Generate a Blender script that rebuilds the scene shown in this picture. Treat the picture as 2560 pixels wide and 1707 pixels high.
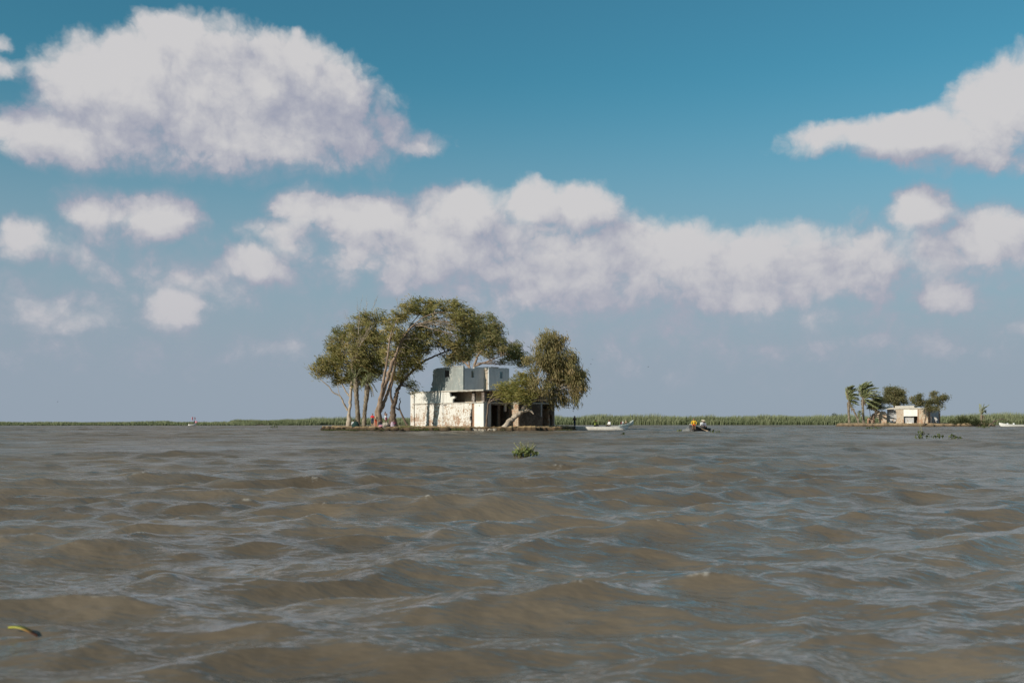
import bpy, bmesh, math, random
import numpy as np
from mathutils import Vector, Matrix, noise as mnoise

R = math.radians
for o in list(bpy.data.objects):
    bpy.data.objects.remove(o)
SC = bpy.context.scene
COL = SC.collection

# ---------------------------------------------------------------- camera
CAM_H = 1.1            # camera just above the lake, 35 mm lens, horizon below the middle of the frame
FPX = 2489.0           # focal length in pixels of the 2560 px wide photograph
HOR = 1056.0           # row of the horizon
cam_d = bpy.data.cameras.new('camera')
cam_d.lens = 35.0
cam_d.sensor_width = 36.0
cam_d.shift_y = (HOR - 853.5) / 2560.0
cam_d.clip_start = 0.05
cam_d.clip_end = 20000.0
cam_d.dof.use_dof = True
cam_d.dof.focus_distance = 125.0
cam_d.dof.aperture_fstop = 2.8
cam = bpy.data.objects.new('camera', cam_d)
cam.location = (0, 0, CAM_H)
cam.rotation_euler = (R(90), 0, 0)
COL.objects.link(cam)
SC.camera = cam

# ---------------------------------------------------------------- light
SUN_AZ = R(231)        # clockwise from +Y: from the left, a little behind the camera
SUN_EL = R(25)
SUN_V = Vector((math.sin(SUN_AZ) * math.cos(SUN_EL), math.cos(SUN_AZ) * math.cos(SUN_EL), math.sin(SUN_EL)))
sl = bpy.data.lights.new('sun', 'SUN')
sl.energy = 4.6
sl.angle = R(0.53)
sl.color = (1.0, 0.93, 0.80)
so = bpy.data.objects.new('sun', sl)
so.rotation_euler = SUN_V.to_track_quat('Z', 'Y').to_euler()
COL.objects.link(so)

SC.view_settings.view_transform = 'Standard'
SC.view_settings.look = 'None'
SC.view_settings.exposure = 0.0
SC.view_settings.gamma = 1.0
SC.view_settings.use_curve_mapping = False
SC.render.engine = 'CYCLES'
SC.cycles.use_denoising = True
SC.cycles.max_bounces = 6
SC.cycles.diffuse_bounces = 3
SC.cycles.glossy_bounces = 3
SC.cycles.transmission_bounces = 4
SC.cycles.transparent_max_bounces = 8
SC.cycles.caustics_reflective = False
SC.cycles.caustics_refractive = False
SC.cycles.sample_clamp_indirect = 4.0

# ---------------------------------------------------------------- node helpers
class NT:
    def __init__(self, tree):
        self.t = tree
    def n(self, typ, **kw):
        nd = self.t.nodes.new(typ)
        for k, v in kw.items():
            setattr(nd, k, v)
        return nd
    def put(self, sock, v):
        if isinstance(v, bpy.types.NodeSocket):
            self.t.links.new(v, sock)
        elif v is not None:
            sock.default_value = v
    def m(self, op, a, b=None, c=None, clamp=False):
        nd = self.n('ShaderNodeMath', operation=op, use_clamp=clamp)
        self.put(nd.inputs[0], a)
        if b is not None: self.put(nd.inputs[1], b)
        if c is not None: self.put(nd.inputs[2], c)
        return nd.outputs[0]
    def v(self, op, a, b=None, c=None, out=0):
        nd = self.n('ShaderNodeVectorMath', operation=op)
        self.put(nd.inputs[0], a)
        if b is not None: self.put(nd.inputs[1], b)
        if c is not None: self.put(nd.inputs[2], c)
        return nd.outputs[out]
    def mix(self, f, a, b, blend='MIX'):
        nd = self.n('ShaderNodeMix', data_type='RGBA', blend_type=blend)
        self.put(nd.inputs['Factor'], f)
        self.put(nd.inputs[6], a)
        self.put(nd.inputs[7], b)
        return nd.outputs[2]
    def ramp(self, f, lo, hi, a=0.0, b=1.0, smooth=True):
        nd = self.n('ShaderNodeMapRange', interpolation_type='SMOOTHSTEP' if smooth else 'LINEAR')
        self.put(nd.inputs[0], f); self.put(nd.inputs[1], lo); self.put(nd.inputs[2], hi)
        self.put(nd.inputs[3], a); self.put(nd.inputs[4], b)
        return nd.outputs[0]
    def noise(self, vec, scale, detail=4.0, rough=0.55, dist=0.0, out=0, lac=2.0):
        nd = self.n('ShaderNodeTexNoise')
        self.put(nd.inputs['Vector'], vec)
        nd.inputs['Scale'].default_value = scale
        nd.inputs['Detail'].default_value = detail
        nd.inputs['Roughness'].default_value = rough
        nd.inputs['Distortion'].default_value = dist
        nd.inputs['Lacunarity'].default_value = lac
        return nd.outputs[out]
    def mixv(self, f, a, b):
        nd = self.n('ShaderNodeMix', data_type='VECTOR')
        self.put(nd.inputs[0], f); self.put(nd.inputs[4], a); self.put(nd.inputs[5], b)
        return nd.outputs[1]
    def xyz(self, x, y, z):
        nd = self.n('ShaderNodeCombineXYZ')
        self.put(nd.inputs[0], x); self.put(nd.inputs[1], y); self.put(nd.inputs[2], z)
        return nd.outputs[0]
    def sep(self, v):
        nd = self.n('ShaderNodeSeparateXYZ')
        self.put(nd.inputs[0], v)
        return nd.outputs

# ---------------------------------------------------------------- world: Nishita sky with cumulus
def build_world():
    w = bpy.data.worlds.new('World')
    SC.world = w
    w.use_nodes = True
    w.cycles.sampling_method = 'MANUAL'
    w.cycles.sample_map_resolution = 512
    t = w.node_tree
    t.nodes.clear()
    N = NT(t)
    # clouds: centre azimuth / elevation given where each cloud stands in the sky,
    # listed as column, row, half width, half height (photo pixels) and density
    C = [
        (1700, 770, 1000, 170, 0.40), (1500, 850, 1100, 110, 0.28), (300, 700, 420, 200, 0.20), (150, 820, 350, 120, 0.22), (2350, 700, 420, 200, 0.42),
        (330, 250, 270, 170, 1.10), (560, 235, 310, 190, 1.10), (400, 340, 300, 100, 1.00), (640, 330, 330, 110, 1.10), (790, 265, 220, 150, 1.00), (190, 350, 210, 100, 0.90),
        (590, 385, 420, 80, 0.80), (900, 340, 150, 105, 0.80), (430, 105, 120, 75, 0.90), (1035, 362, 105, 42, 0.50),
        (70, 320, 110, 70, 0.70), (5, 165, 60, 40, 0.55), (20, 100, 34, 26, 0.40), (700, 150, 200, 90, 0.90),
        (240, 515, 145, 70, 0.90), (415, 540, 135, 95, 1.00), (340, 590, 140, 72, 0.68), (30, 600, 92, 66, 0.81),
        (60, 705, 97, 42, 0.45), (650, 675, 108, 68, 1.00), (500, 690, 140, 61, 0.68), (440, 775, 99, 66, 1.00),
        (170, 800, 162, 57, 0.45), (700, 868, 97, 37, 0.42), (800, 690, 50, 46, 0.42), (630, 755, 162, 40, 0.37),
        (120, 880, 162, 37, 0.32), (530, 885, 65, 26, 0.32),
        (770, 515, 105, 80, 0.95), (930, 545, 190, 92, 1.00), (1150, 550, 190, 90, 1.00), (1335, 510, 90, 75, 0.95),
        (1450, 525, 119, 86, 1.00), (790, 590, 194, 66, 0.68), (1500, 630, 320, 108, 1.00), (1745, 615, 140, 88, 1.00),
        (1640, 690, 346, 107, 1.00), (1890, 650, 184, 88, 1.00), (2090, 645, 190, 88, 0.95), (2190, 700, 130, 88, 1.00),
        (1080, 690, 190, 80, 0.95), (1270, 690, 220, 70, 0.95), (1860, 745, 324, 66, 1.00), (975, 700, 76, 72, 1.00),
        (1430, 770, 205, 37, 0.81), (1700, 830, 454, 44, 0.48), (1200, 780, 259, 44, 0.55), (2050, 790, 238, 44, 0.55),
        (2500, 280, 198, 124, 1.00), (2320, 350, 231, 81, 0.95), (2110, 348, 210, 52, 0.70), (2600, 250, 220, 151, 1.00),
        (2440, 395, 242, 49, 0.70), 
        (2310, 530, 103, 88, 1.00), (2500, 565, 170, 82, 0.95), (2420, 610, 227, 73, 0.94), (2540, 690, 162, 55, 0.68),
        (2370, 755, 108, 61, 1.00), (1500, 700, 700, 140, 1.00), (1080, 620, 454, 131, 0.98), (1900, 690, 454, 131, 0.98), (2450, 640, 259, 121, 0.74), (1750, 800, 756, 66, 0.58), (2100, 860, 540, 44, 0.42), (1350, 850, 454, 55, 0.42), (330, 640, 281, 88, 0.50), (560, 720, 281, 66, 0.48), (120, 760, 259, 77, 0.45), (2520, 830, 162, 44, 0.42), (2250, 850, 216, 37, 0.40), (1760, 900, 259, 29, 0.30),
    ]
    # density node group
    g = bpy.data.node_groups.new('cloud_density', 'ShaderNodeTree')
    g.interface.new_socket('Vector', in_out='INPUT', socket_type='NodeSocketVector')
    g.interface.new_socket('Density', in_out='OUTPUT', socket_type='NodeSocketFloat')
    G = NT(g)
    gi = G.n('NodeGroupInput'); go = G.n('NodeGroupOutput')
    p = gi.outputs[0]                              # (azimuth, elevation, 0) in radians
    wv = G.noise(p, 9.0, 3.0, 0.6, out=1)
    p1 = G.v('ADD', p, G.v('MULTIPLY', G.v('SUBTRACT', wv, (.5, .5, .5)), (.055, .035, 0)))
    wv2 = G.noise(p, 38.0, 4.0, 0.6, out=1)
    p1 = G.v('ADD', p1, G.v('MULTIPLY', G.v('SUBTRACT', wv2, (.5, .5, .5)), (.020, .017, 0)))
    acc = None
    for (cx, cy, rx, ry, am) in C:
        a0 = math.atan((cx - 1280) / FPX); ca = math.cos(a0)
        e0 = math.atan((HOR - cy) / FPX * ca); ce = math.cos(e0)
        ra = rx / FPX * ca * ca * 1.06; re = ry / FPX * ca * ce * ce * 1.06
        q = G.v('MULTIPLY_ADD', p1, (1 / ra, 1 / re, 0), (-a0 / ra, -e0 / re, 0))
        d = G.v('DOT_PRODUCT', q, q, out=1)
        s = G.m('MULTIPLY_ADD', d, -am, am)
        if acc is None:
            acc = s
        else:
            nd = G.n('ShaderNodeMath', operation='SMOOTH_MAX')
            G.put(nd.inputs[0], acc); G.put(nd.inputs[1], s); nd.inputs[2].default_value = 0.22
            acc = nd.outputs[0]
    # the rest of the sky carries the same kind of cumulus
    sx = G.sep(p)
    el = sx[1]
    away = G.m('MAXIMUM', G.ramp(G.m('ABSOLUTE', sx[0]), .58, .75), G.ramp(el, .46, .60))
    gen = G.noise(G.v('MULTIPLY', p, (1, 1.7, 1)), 3.2, 2.0, 0.5)
    gen = G.m('MULTIPLY_ADD', gen, 5.5, -2.85)
    gen = G.m('MINIMUM', gen, 1.0)
    acc = G.m('ADD', G.m('MULTIPLY', acc, G.m('SUBTRACT', 1.0, away)), G.m('MULTIPLY', gen, away))
    # cauliflower heads and wisps
    vo = G.n('ShaderNodeTexVoronoi', voronoi_dimensions='2D', feature='SMOOTH_F1')
    G.put(vo.inputs['Vector'], p1)
    vo.inputs['Scale'].default_value = 30.0
    vo.inputs['Detail'].default_value = 3.0
    vo.inputs['Roughness'].default_value = 0.55
    vo.inputs['Lacunarity'].default_value = 2.2
    vo.inputs['Smoothness'].default_value = 0.25
    bil = G.m('MULTIPLY_ADD', vo.outputs['Distance'], -0.34, 0.17)
    fb = G.m('MULTIPLY_ADD', G.noise(G.v('MULTIPLY', p, (1, 1.25, 1)), 20.0, 6.0, 0.52), 1.0, -0.5)
    den = G.m('ADD', G.m('ADD', acc, .17), G.m('ADD', bil, G.m('MULTIPLY', fb, .52)))
    G.put(go.inputs[0], den)

    tc = N.n('ShaderNodeTexCoord')
    x, y, z = N.sep(tc.outputs['Generated'])
    az = N.m('ARCTAN2', x, y)
    hl = N.m('SQRT', N.m('ADD', N.m('MULTIPLY', x, x), N.m('MULTIPLY', y, y)))
    el = N.m('ARCTAN2', z, hl)
    pv = N.xyz(az, el, 0.0)
    def dens(v):
        nd = N.n('ShaderNodeGroup'); nd.node_tree = g
        N.put(nd.inputs[0], v)
        return nd.outputs[0]
    d0 = dens(pv)
    d1 = dens(N.v('ADD', pv, (-0.022, 0.032, 0.0)))
    # sky
    sk = N.n('ShaderNodeTexSky', sky_type='NISHITA')
    sk.sun_disc = False
    sk.sun_elevation = SUN_EL
    sk.sun_rotation = SUN_AZ
    sk.air_density = 1.0
    sk.dust_density = SKY_DUST
    sk.ozone_density = SKY_OZONE
    sky = N.mix(1.0, sk.outputs[0], SKY_TINT, 'MULTIPLY')
    # pale moisture low over the water
    low = N.ramp(el, .04, .345, 1.0, 0.0)
    sky = N.mix(N.m('MULTIPLY', low, .97), sky, SKY_LOW)
    # cloud colour: lit heads creamy, thick undersides lavender grey
    lay = N.noise(N.v('MULTIPLY', pv, (1, 2.1, 1)), 7.5, 3.0, .5)
    lit = N.m('MULTIPLY_ADD', N.m('SUBTRACT', d0, d1), .62, .16)
    lit = N.m('ADD', lit, N.m('MULTIPLY_ADD', lay, 1.45, -.72))
    lit = N.m('ADD', lit, N.m('MULTIPLY', N.m('MINIMUM', d0, 1.2), .42), clamp=True)
    ccol = N.mix(N.ramp(lit, .16, 1.02), CLOUD_DARK, CLOUD_LIT)
    far = N.ramp(el, .02, .20, .60, 0.0, smooth=False)
    ccol = N.mix(far, ccol, CLOUD_FAR)
    soft = N.ramp(el, .05, .30, .98, .64, smooth=False)
    under = N.m('MULTIPLY', N.m('MAXIMUM', N.m('SUBTRACT', d1, d0), 0.0), 1.5)
    soft = N.m('ADD', soft, under)
    alpha = N.m('MULTIPLY', N.ramp(d0, 0.0, soft), .97)
    ff = N.mix(alpha, sky, ccol)
    bg = N.n('ShaderNodeBackground')
    N.put(bg.inputs[0], ff)
    bg.inputs[1].default_value = SKY_STRENGTH
    out = N.n('ShaderNodeOutputWorld')
    t.links.new(bg.outputs[0], out.inputs[0])

def srgb(r, g, b, k=1.0):
    f = lambda c: ((c / 255 + .055) / 1.055) ** 2.4 if c > 10 else c / 255 / 12.92
    return (f(r) * k, f(g) * k, f(b) * k, 1.0)

CLOUD_FAR = srgb(174, 175, 187, 10)
SKY_STRENGTH = 0.10
SKY_DUST, SKY_OZONE = 0.6, 3.0
SKY_TINT = (0.43, 1.01, 0.90, 1.0)
SKY_LOW = srgb(149, 161, 176, 10)
CLOUD_LIT = srgb(207, 205, 206, 10)
CLOUD_DARK = srgb(160, 163, 179, 10)
build_world()

# ---------------------------------------------------------------- building helpers
def at(px, py, D):
    """point at distance D that stands at column px, row py of the photograph"""
    return Vector(((px - 1280.0) / FPX * D, D, CAM_H + (HOR - py) / FPX * D))
def colx(px, D):
    return (px - 1280.0) / FPX * D

def mesh_obj(name, verts, faces, mat=None, parent=None, smooth=False):
    me = bpy.data.meshes.new(name)
    me.from_pydata([tuple(v) for v in verts], [], faces)
    if mat: me.materials.append(mat)
    if smooth: me.polygons.foreach_set('use_smooth', [True] * len(me.polygons))
    me.update()
    o = bpy.data.objects.new(name, me)
    COL.objects.link(o)
    if parent is not None: o.parent = parent
    return o

def np_mesh(name, V, Q, mat=None, parent=None, smooth=False):
    """fast mesh from numpy verts (n,3) and faces (m,k)"""
    me = bpy.data.meshes.new(name)
    k = Q.shape[1]
    me.vertices.add(len(V)); me.vertices.foreach_set('co', np.ascontiguousarray(V, dtype=np.float32).ravel())
    me.loops.add(Q.size); me.loops.foreach_set('vertex_index', np.ascontiguousarray(Q, dtype=np.int32).ravel())
    me.polygons.add(len(Q))
    me.polygons.foreach_set('loop_start', np.arange(0, Q.size, k, dtype=np.int32))
    me.polygons.foreach_set('loop_total', np.full(len(Q), k, dtype=np.int32))
    if smooth: me.polygons.foreach_set('use_smooth', np.ones(len(Q), dtype=bool))
    if mat: me.materials.append(mat)
    me.update(calc_edges=True)
    me.validate()
    o = bpy.data.objects.new(name, me)
    COL.objects.link(o)
    if parent is not None: o.parent = parent
    return o

def tag(o, label=None, cat=None, group=None, kind=None):
    if label: o['label'] = label
    if cat: o['category'] = cat
    if group: o['group'] = group
    if kind: o['kind'] = kind
    return o

def empty(name, loc=(0, 0, 0), rz=0.0):
    o = bpy.data.objects.new(name, None)
    o.location = loc; o.rotation_euler = (0, 0, rz)
    o.empty_display_size = 0.3
    COL.objects.link(o)
    return o

def material(name):
    m = bpy.data.materials.new(name)
    m.use_nodes = True
    t = m.node_tree
    b = t.nodes['Principled BSDF']
    return m, NT(t), b

def plain(name, col, rough=0.8, var=0.25, scale=6.0, bump=0.0, spec=0.3):
    m, N, b = material(name)
    tc = N.n('ShaderNodeTexCoord')
    n = N.noise(tc.outputs['Object'], scale, 4.0, .6)
    f = N.ramp(n, .3, .7)
    c0 = tuple(c * (1 - var) for c in col[:3]) + (1,)
    c1 = tuple(min(1, c * (1 + var)) for c in col[:3]) + (1,)
    N.put(b.inputs['Base Color'], N.mix(f, c0, c1))
    b.inputs['Roughness'].default_value = rough
    b.inputs['Specular IOR Level'].default_value = spec
    if bump:
        bp = N.n('ShaderNodeBump'); bp.inputs['Strength'].default_value = bump; bp.inputs['Distance'].default_value = .05
        N.put(bp.inputs['Height'], n); N.put(b.inputs['Normal'], bp.outputs[0])
    return m

# ---------------------------------------------------------------- water: wind chop on a shallow brown lake
def wave_set():
    rs = np.random.RandomState(11)
    W = []
    mean = math.atan2(-0.93, 0.36)          # the wind blows from the left and the far side
    lam = np.concatenate([np.geomspace(4.2, .85, 40), np.geomspace(.85, .14, 60)])
    Lp = 1.7
    for L in lam:
        k = 2 * math.pi / L
        a = 0.0098 * (L / Lp) ** 1.15 * math.exp(-0.9 * max(0, L / Lp - 1) ** 2)
        if L < 1.2: a *= 1.0 + .40 * min(1.0, (1.2 - L) / .5)
        if L < .40: a *= .75
        sp = 0.32 + .30 * min(1.0, max(0.0, (1.5 - L) / 1.2))
        th = mean + rs.normal(0, sp)
        W.append((k * math.cos(th), k * math.sin(th), a * rs.uniform(.7, 1.3), rs.uniform(0, 6.283), L))
    for L in (2.9, 3.6, 4.6, 2.5, 3.2):      # a little swell that still shows far out
        th = mean + rs.normal(0, .35); k = 2 * math.pi / L
        W.append((k * math.cos(th), k * math.sin(th), .013, rs.uniform(0, 6.283), L))
    return W
WAVES = wave_set()

def water_z(x, y):
    z = 0.0
    for kx, ky, a, p, L in WAVES:
        if L > 0.5: z += a * math.sin(kx * x + ky * y + p)
    return z

def build_water():
    # rings round the viewpoint, fine where the water is near
    r = [0.35]
    while r[-1] < 9000:
        d = r[-1]
        if d < 3.7: s = .15
        elif d < 58: s = max(.038, .0074 * d)
        elif d < 240: s = .43
        elif d < 460: s = .43 + (d - 240) * .006
        else: s = 1.75 + (d - 460) * .05
        r.append(d + s)
    r = np.array(r)
    fine = np.linspace(-R(33), R(33), 690)
    coarse = np.concatenate([np.geomspace(R(33.6), R(180), 46)])
    th = np.concatenate([-coarse[::-1][1:], fine, coarse])      # azimuth from +Y, closed at the back
    nr, nt = len(r), len(th)
    RR, TT = np.meshgrid(r, th, indexing='ij')
    X = RR * np.sin(TT); Y = RR * np.cos(TT)
    dr = np.gradient(r)[:, None] * np.ones((1, nt))
    dt = RR * np.gradient(th)[None, :]
    # small waves fade where the mesh is too coarse to carry them
    Z = np.zeros_like(X); DX = np.zeros_like(X); DY = np.zeros_like(X); J = np.zeros_like(X); MS = np.zeros_like(X)
    sp = np.maximum(dr, dt)
    # wind gusts: patches of rougher and smoother water
    gust = 1.0 + .22 * np.sin(.11 * X + .05 * Y + 1.0) * np.sin(.07 * Y - .04 * X + .6) + .12 * np.sin(.31 * X - .23 * Y)
    for kx, ky, a, p, L in WAVES:
        k = math.hypot(kx, ky)
        f = np.clip((L / sp - 1.9) / 1.6, 0, 1)
        ph = kx * X + ky * Y + p
        am = a * f * gust
        s = np.sin(ph); c = np.cos(ph)
        Z += am * s
        q = .85 if L > 1.2 else 1.0
        DX += q * am * c * kx / k; DY += q * am * c * ky / k
        J += am * k * s
        MS += (a * k * gust) ** 2 * .5 * (1 - f * f)
    X = X + DX; Y = Y + DY
    V = np.stack([X, Y, Z], -1).reshape(-1, 3)
    i = np.arange(nr - 1)[:, None] * nt + np.arange(nt - 1)[None, :]
    Q = np.stack([i, i + 1, i + nt + 1, i + nt], -1).reshape(-1, 4)[:, ::-1]
    m, N, b = material('lake_water')
    tc = N.n('ShaderNodeTexCoord').outputs['Object']
    geo = N.n('ShaderNodeNewGeometry').outputs['Position']
    silt = N.noise(tc, .13, 3.0, .6)
    silt2 = N.noise(tc, 1.7, 3.0, .6)
    streak = N.noise(N.v('MULTIPLY', tc, (.16, .62, 1)), 1.0, 5.0, .62)
    f = N.m('ADD', N.m('MULTIPLY', silt, .35), N.m('ADD', N.m('MULTIPLY', silt2, .15), N.m('MULTIPLY', streak, .5)))
    col = N.mix(N.ramp(f, .38, .62), (0.124, 0.095, 0.065, 1), (0.190, 0.149, 0.105, 1))
    at_ = N.n('ShaderNodeAttribute'); at_.attribute_name = 'crest'
    fo = N.noise(tc, 9.0, 6.0, .7)
    fm = N.m('MULTIPLY', N.ramp(fo, .50, .66), at_.outputs['Fac'], clamp=True)
    col = N.mix(N.m('MULTIPLY', fm, .8), col, (.62, .58, .52, 1))
    # ripples, stretched along the crests
    mp = N.n('ShaderNodeMapping'); mp.inputs['Rotation'].default_value = (0, 0, R(-30)); mp.inputs['Scale'].default_value = (.55, 1.25, 1)
    N.put(mp.inputs['Vector'], tc)
    n1 = N.noise(mp.outputs[0], 5.5, 3.0, .60)
    n2 = N.noise(mp.outputs[0], 1.6, 4.0, .62)
    hsum = N.m('ADD', N.m('MULTIPLY', n1, .032), N.m('MULTIPLY', n2, .11))
    bp = N.n('ShaderNodeBump'); bp.inputs['Strength'].default_value = .75; bp.inputs['Distance'].default_value = 1.0
    N.put(bp.inputs['Height'], hsum)
    # silt scatters light back evenly whatever way a facet tilts; the skin of the water mirrors the sky
    nrm = bp.outputs[0]
    ra = N.n('ShaderNodeAttribute'); ra.attribute_name = 'chop'     # slope of the waves too small for the mesh
    inc = N.n('ShaderNodeNewGeometry').outputs['Incoming']
    cs = N.v('DOT_PRODUCT', nrm, inc, out=1)
    chop = N.m('MULTIPLY', ra.outputs['Fac'], N.ramp(N.noise(N.v('MULTIPLY', tc, (.10, .40, 1)), 1.0, 5.0, .65), .3, .7, .65, 1.4))
    cs = N.m('SQRT', N.m('ADD', N.m('MULTIPLY', cs, cs), N.m('MULTIPLY', chop, chop)))
    fr = N.m('POWER', N.m('SUBTRACT', 1.0, N.m('MINIMUM', cs, 1.0)), 5.0)
    fr = N.m('MULTIPLY_ADD', fr, .98, .02)
    fr = N.m('MULTIPLY', fr, N.m('MULTIPLY_ADD', fm, -.7, 1.0))
    df = N.n('ShaderNodeBsdfDiffuse'); N.put(df.inputs['Color'], col); N.put(df.inputs['Normal'], N.mixv(.55, (0, 0, 1), nrm))
    gl = N.n('ShaderNodeBsdfAnisotropic'); gl.inputs['Color'].default_value = (1, 1, 1, 1)
    N.put(gl.inputs['Roughness'], N.m('MULTIPLY_ADD', ra.outputs['Fac'], .55, .085)); N.put(gl.inputs['Normal'], nrm)
    mx = N.n('ShaderNodeMixShader')
    N.put(mx.inputs[0], fr); N.t.links.new(df.outputs[0], mx.inputs[1]); N.t.links.new(gl.outputs[0], mx.inputs[2])
    N.t.links.new(mx.outputs[0], N.t.nodes['Material Output'].inputs[0])
    o = np_mesh('lake_water', V, Q, m, None, True)
    cr = np.clip((J - .66) / .2, 0, 1).astype(np.float32).ravel()
    at = o.data.attributes.new('crest', 'FLOAT', 'POINT')
    at.data.foreach_set('value', cr)
    ch = (1.0 * np.sqrt(MS + .0028)).astype(np.float32).ravel()
    at2 = o.data.attributes.new('chop', 'FLOAT', 'POINT'); at2.data.foreach_set('value', np.clip(ch, .06, .40))
    tag(o, 'brown wind-ruffled lake water stretching to the horizon', kind='structure')
build_water()

# ---------------------------------------------------------------- materials of the place
def wall_material(name, paint, under, expose, stain=(.16, .13, .10), stain_amt=.5, brick=None, zlo=0.0, zhi=9.0, streak=.4, scale=1.0):
    """weathered render: paint layer flaking off an undercoat and brick, with damp stains and streaks"""
    m, N, b = material(name)
    tc = N.n('ShaderNodeTexCoord').outputs['Object']
    x, y, z = N.sep(tc)
    uv = N.xyz(N.m('ADD', x, y), N.m('SUBTRACT', x, y), z)
    n1 = N.noise(uv, .9 * scale, 6.0, .65)
    n2 = N.noise(N.v('MULTIPLY', uv, (1, 1, 1.6)), 3.0 * scale, 6.0, .7)
    n3 = N.noise(N.v('MULTIPLY', uv, (1, 1, 2.5)), 7.5, 3.0, .6)
    low = N.ramp(z, zlo, zhi, 1.0, 0.0, smooth=False)          # damp climbs from the ground
    f = N.m('ADD', N.m('MULTIPLY', n1, .9), N.m('MULTIPLY', n2, .9))
    f = N.m('SUBTRACT', f, .40)
    thr = N.m('MULTIPLY_ADD', low, .10, expose)
    f = N.m('ADD', f, thr)
    flake = N.ramp(f, .56, .60)
    deep = N.ramp(f, .63, .68)
    c = N.mix(N.ramp(n1, .3, .7), tuple(p * .86 for p in paint) + (1,), tuple(paint) + (1,))
    c = N.mix(N.m('MULTIPLY', N.ramp(n3, .52, .70), .22), c, tuple(stain) + (1,))
    c = N.mix(flake, c, tuple(under) + (1,))
    if brick:
        bk = N.n('ShaderNodeTexBrick')
        bk.inputs['Scale'].default_value = 1.0
        bk.inputs['Brick Width'].default_value = .26
        bk.inputs['Row Height'].default_value = .085
        bk.inputs['Mortar Size'].default_value = .012
        bk.inputs['Color1'].default_value = tuple(brick) + (1,)
        bk.inputs['Color2'].default_value = tuple(q * .65 for q in brick) + (1,)
        bk.inputs['Mortar'].default_value = tuple(under) + (1,)
        N.put(bk.inputs['Vector'], N.xyz(N.m('ADD', x, y), z, 0.0))
        c = N.mix(deep, c, bk.outputs[0])
    # rain streaks running down from the tops and ledges
    st = N.noise(N.v('MULTIPLY', uv, (1, 1, .09)), 3.2, 4.0, .65)
    c = N.mix(N.m('MULTIPLY', N.ramp(st, .50, .72), streak), c, tuple(stain) + (1,))
    bl = N.noise(uv, .38, 4.0, .6)
    c = N.mix(N.m('MULTIPLY', N.ramp(bl, .55, .75), stain_amt), c, tuple(stain) + (1,))
    N.put(b.inputs['Base Color'], c)
    b.inputs['Roughness'].default_value = .92
    b.inputs['Specular IOR Level'].default_value = .15
    bp = N.n('ShaderNodeBump'); bp.inputs['Strength'].default_value = .6; bp.inputs['Distance'].default_value = .04
    N.put(bp.inputs['Height'], N.m('SUBTRACT', n2, N.m('MULTIPLY', flake, .5)))
    N.put(b.inputs['Normal'], bp.outputs[0])
    return m

BRICK = (.34, .17, .10)
M_WHITE_LOW = wall_material('flaking_whitewash', (.76, .73, .68), (.48, .40, .32), .015, (.20, .17, .14), .30, BRICK, .5, 3.6, .35)
M_WHITE_TOP = wall_material('whitewash', (.74, .72, .67), (.50, .43, .35), -.075, (.27, .25, .22), .45, BRICK, -3, 2, .40)
M_WHITE_NEW = wall_material('clean_whitewash', (.80, .78, .74), (.50, .42, .34), -.13, (.35, .30, .25), .12, BRICK, .3, 1.8, .10)
M_GREY = wall_material('grey_green_render', (.31, .335, .325), (.40, .40, .37), .0, (.17, .16, .145), .45, None, -3, 2, .45)
M_SHADE_BLUE = wall_material('shade_blue_render', (.55, .565, .57), (.58, .58, .57), -.06, (.24, .24, .25), .3, None, -3, 2, .35)  # upper render again, its sky-lit blue shade put into the colour
M_PALE_SHADE = wall_material('pale_shade_render', (.46, .46, .47), (.36, .32, .28), -.04, (.16, .15, .14), .35, BRICK, .3, 3, .35)  # pale plaster greyed for the shaded side; the shade is in the colour
M_SOOT_SHADE = wall_material('sooty_shaded_brickwork', (.115, .092, .076), (.20, .165, .135), -.01, (.045, .036, .031), .45, (.10, .055, .04), .3, 5, .5)  # soot, plus the darkness of the shaded side put into the colour
M_SOOT_SHADE_PATCH = wall_material('sooty_shaded_wall_with_whitewash_patches', (.17, .135, .115), (.42, .38, .35), .03, (.075, .055, .046), .4, (.12, .07, .05), .3, 6, .4)  # sooty brown with the recess shade mixed into the colour, under whitewash patches
M_TAN = wall_material('tan_render', (.50, .42, .33), (.42, .30, .21), .02, (.17, .13, .10), .45, BRICK, .3, 4, .35)
M_BRICK = wall_material('bare_brick', (.40, .27, .19), (.36, .25, .18), .15, (.15, .11, .08), .4, BRICK, .3, 4, .2)
M_SLAB = wall_material('worn_concrete', (.55, .51, .45), (.40, .36, .31), -.01, (.20, .18, .16), .4, None, -3, 2, .2, 2.0)
M_DARK = plain('dark_boards', (.055, .042, .036), .85, .3, 9.0)
M_ROCK = plain('pale_stone', (.36, .31, .25), .9, .35, 3.0, .6)

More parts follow.
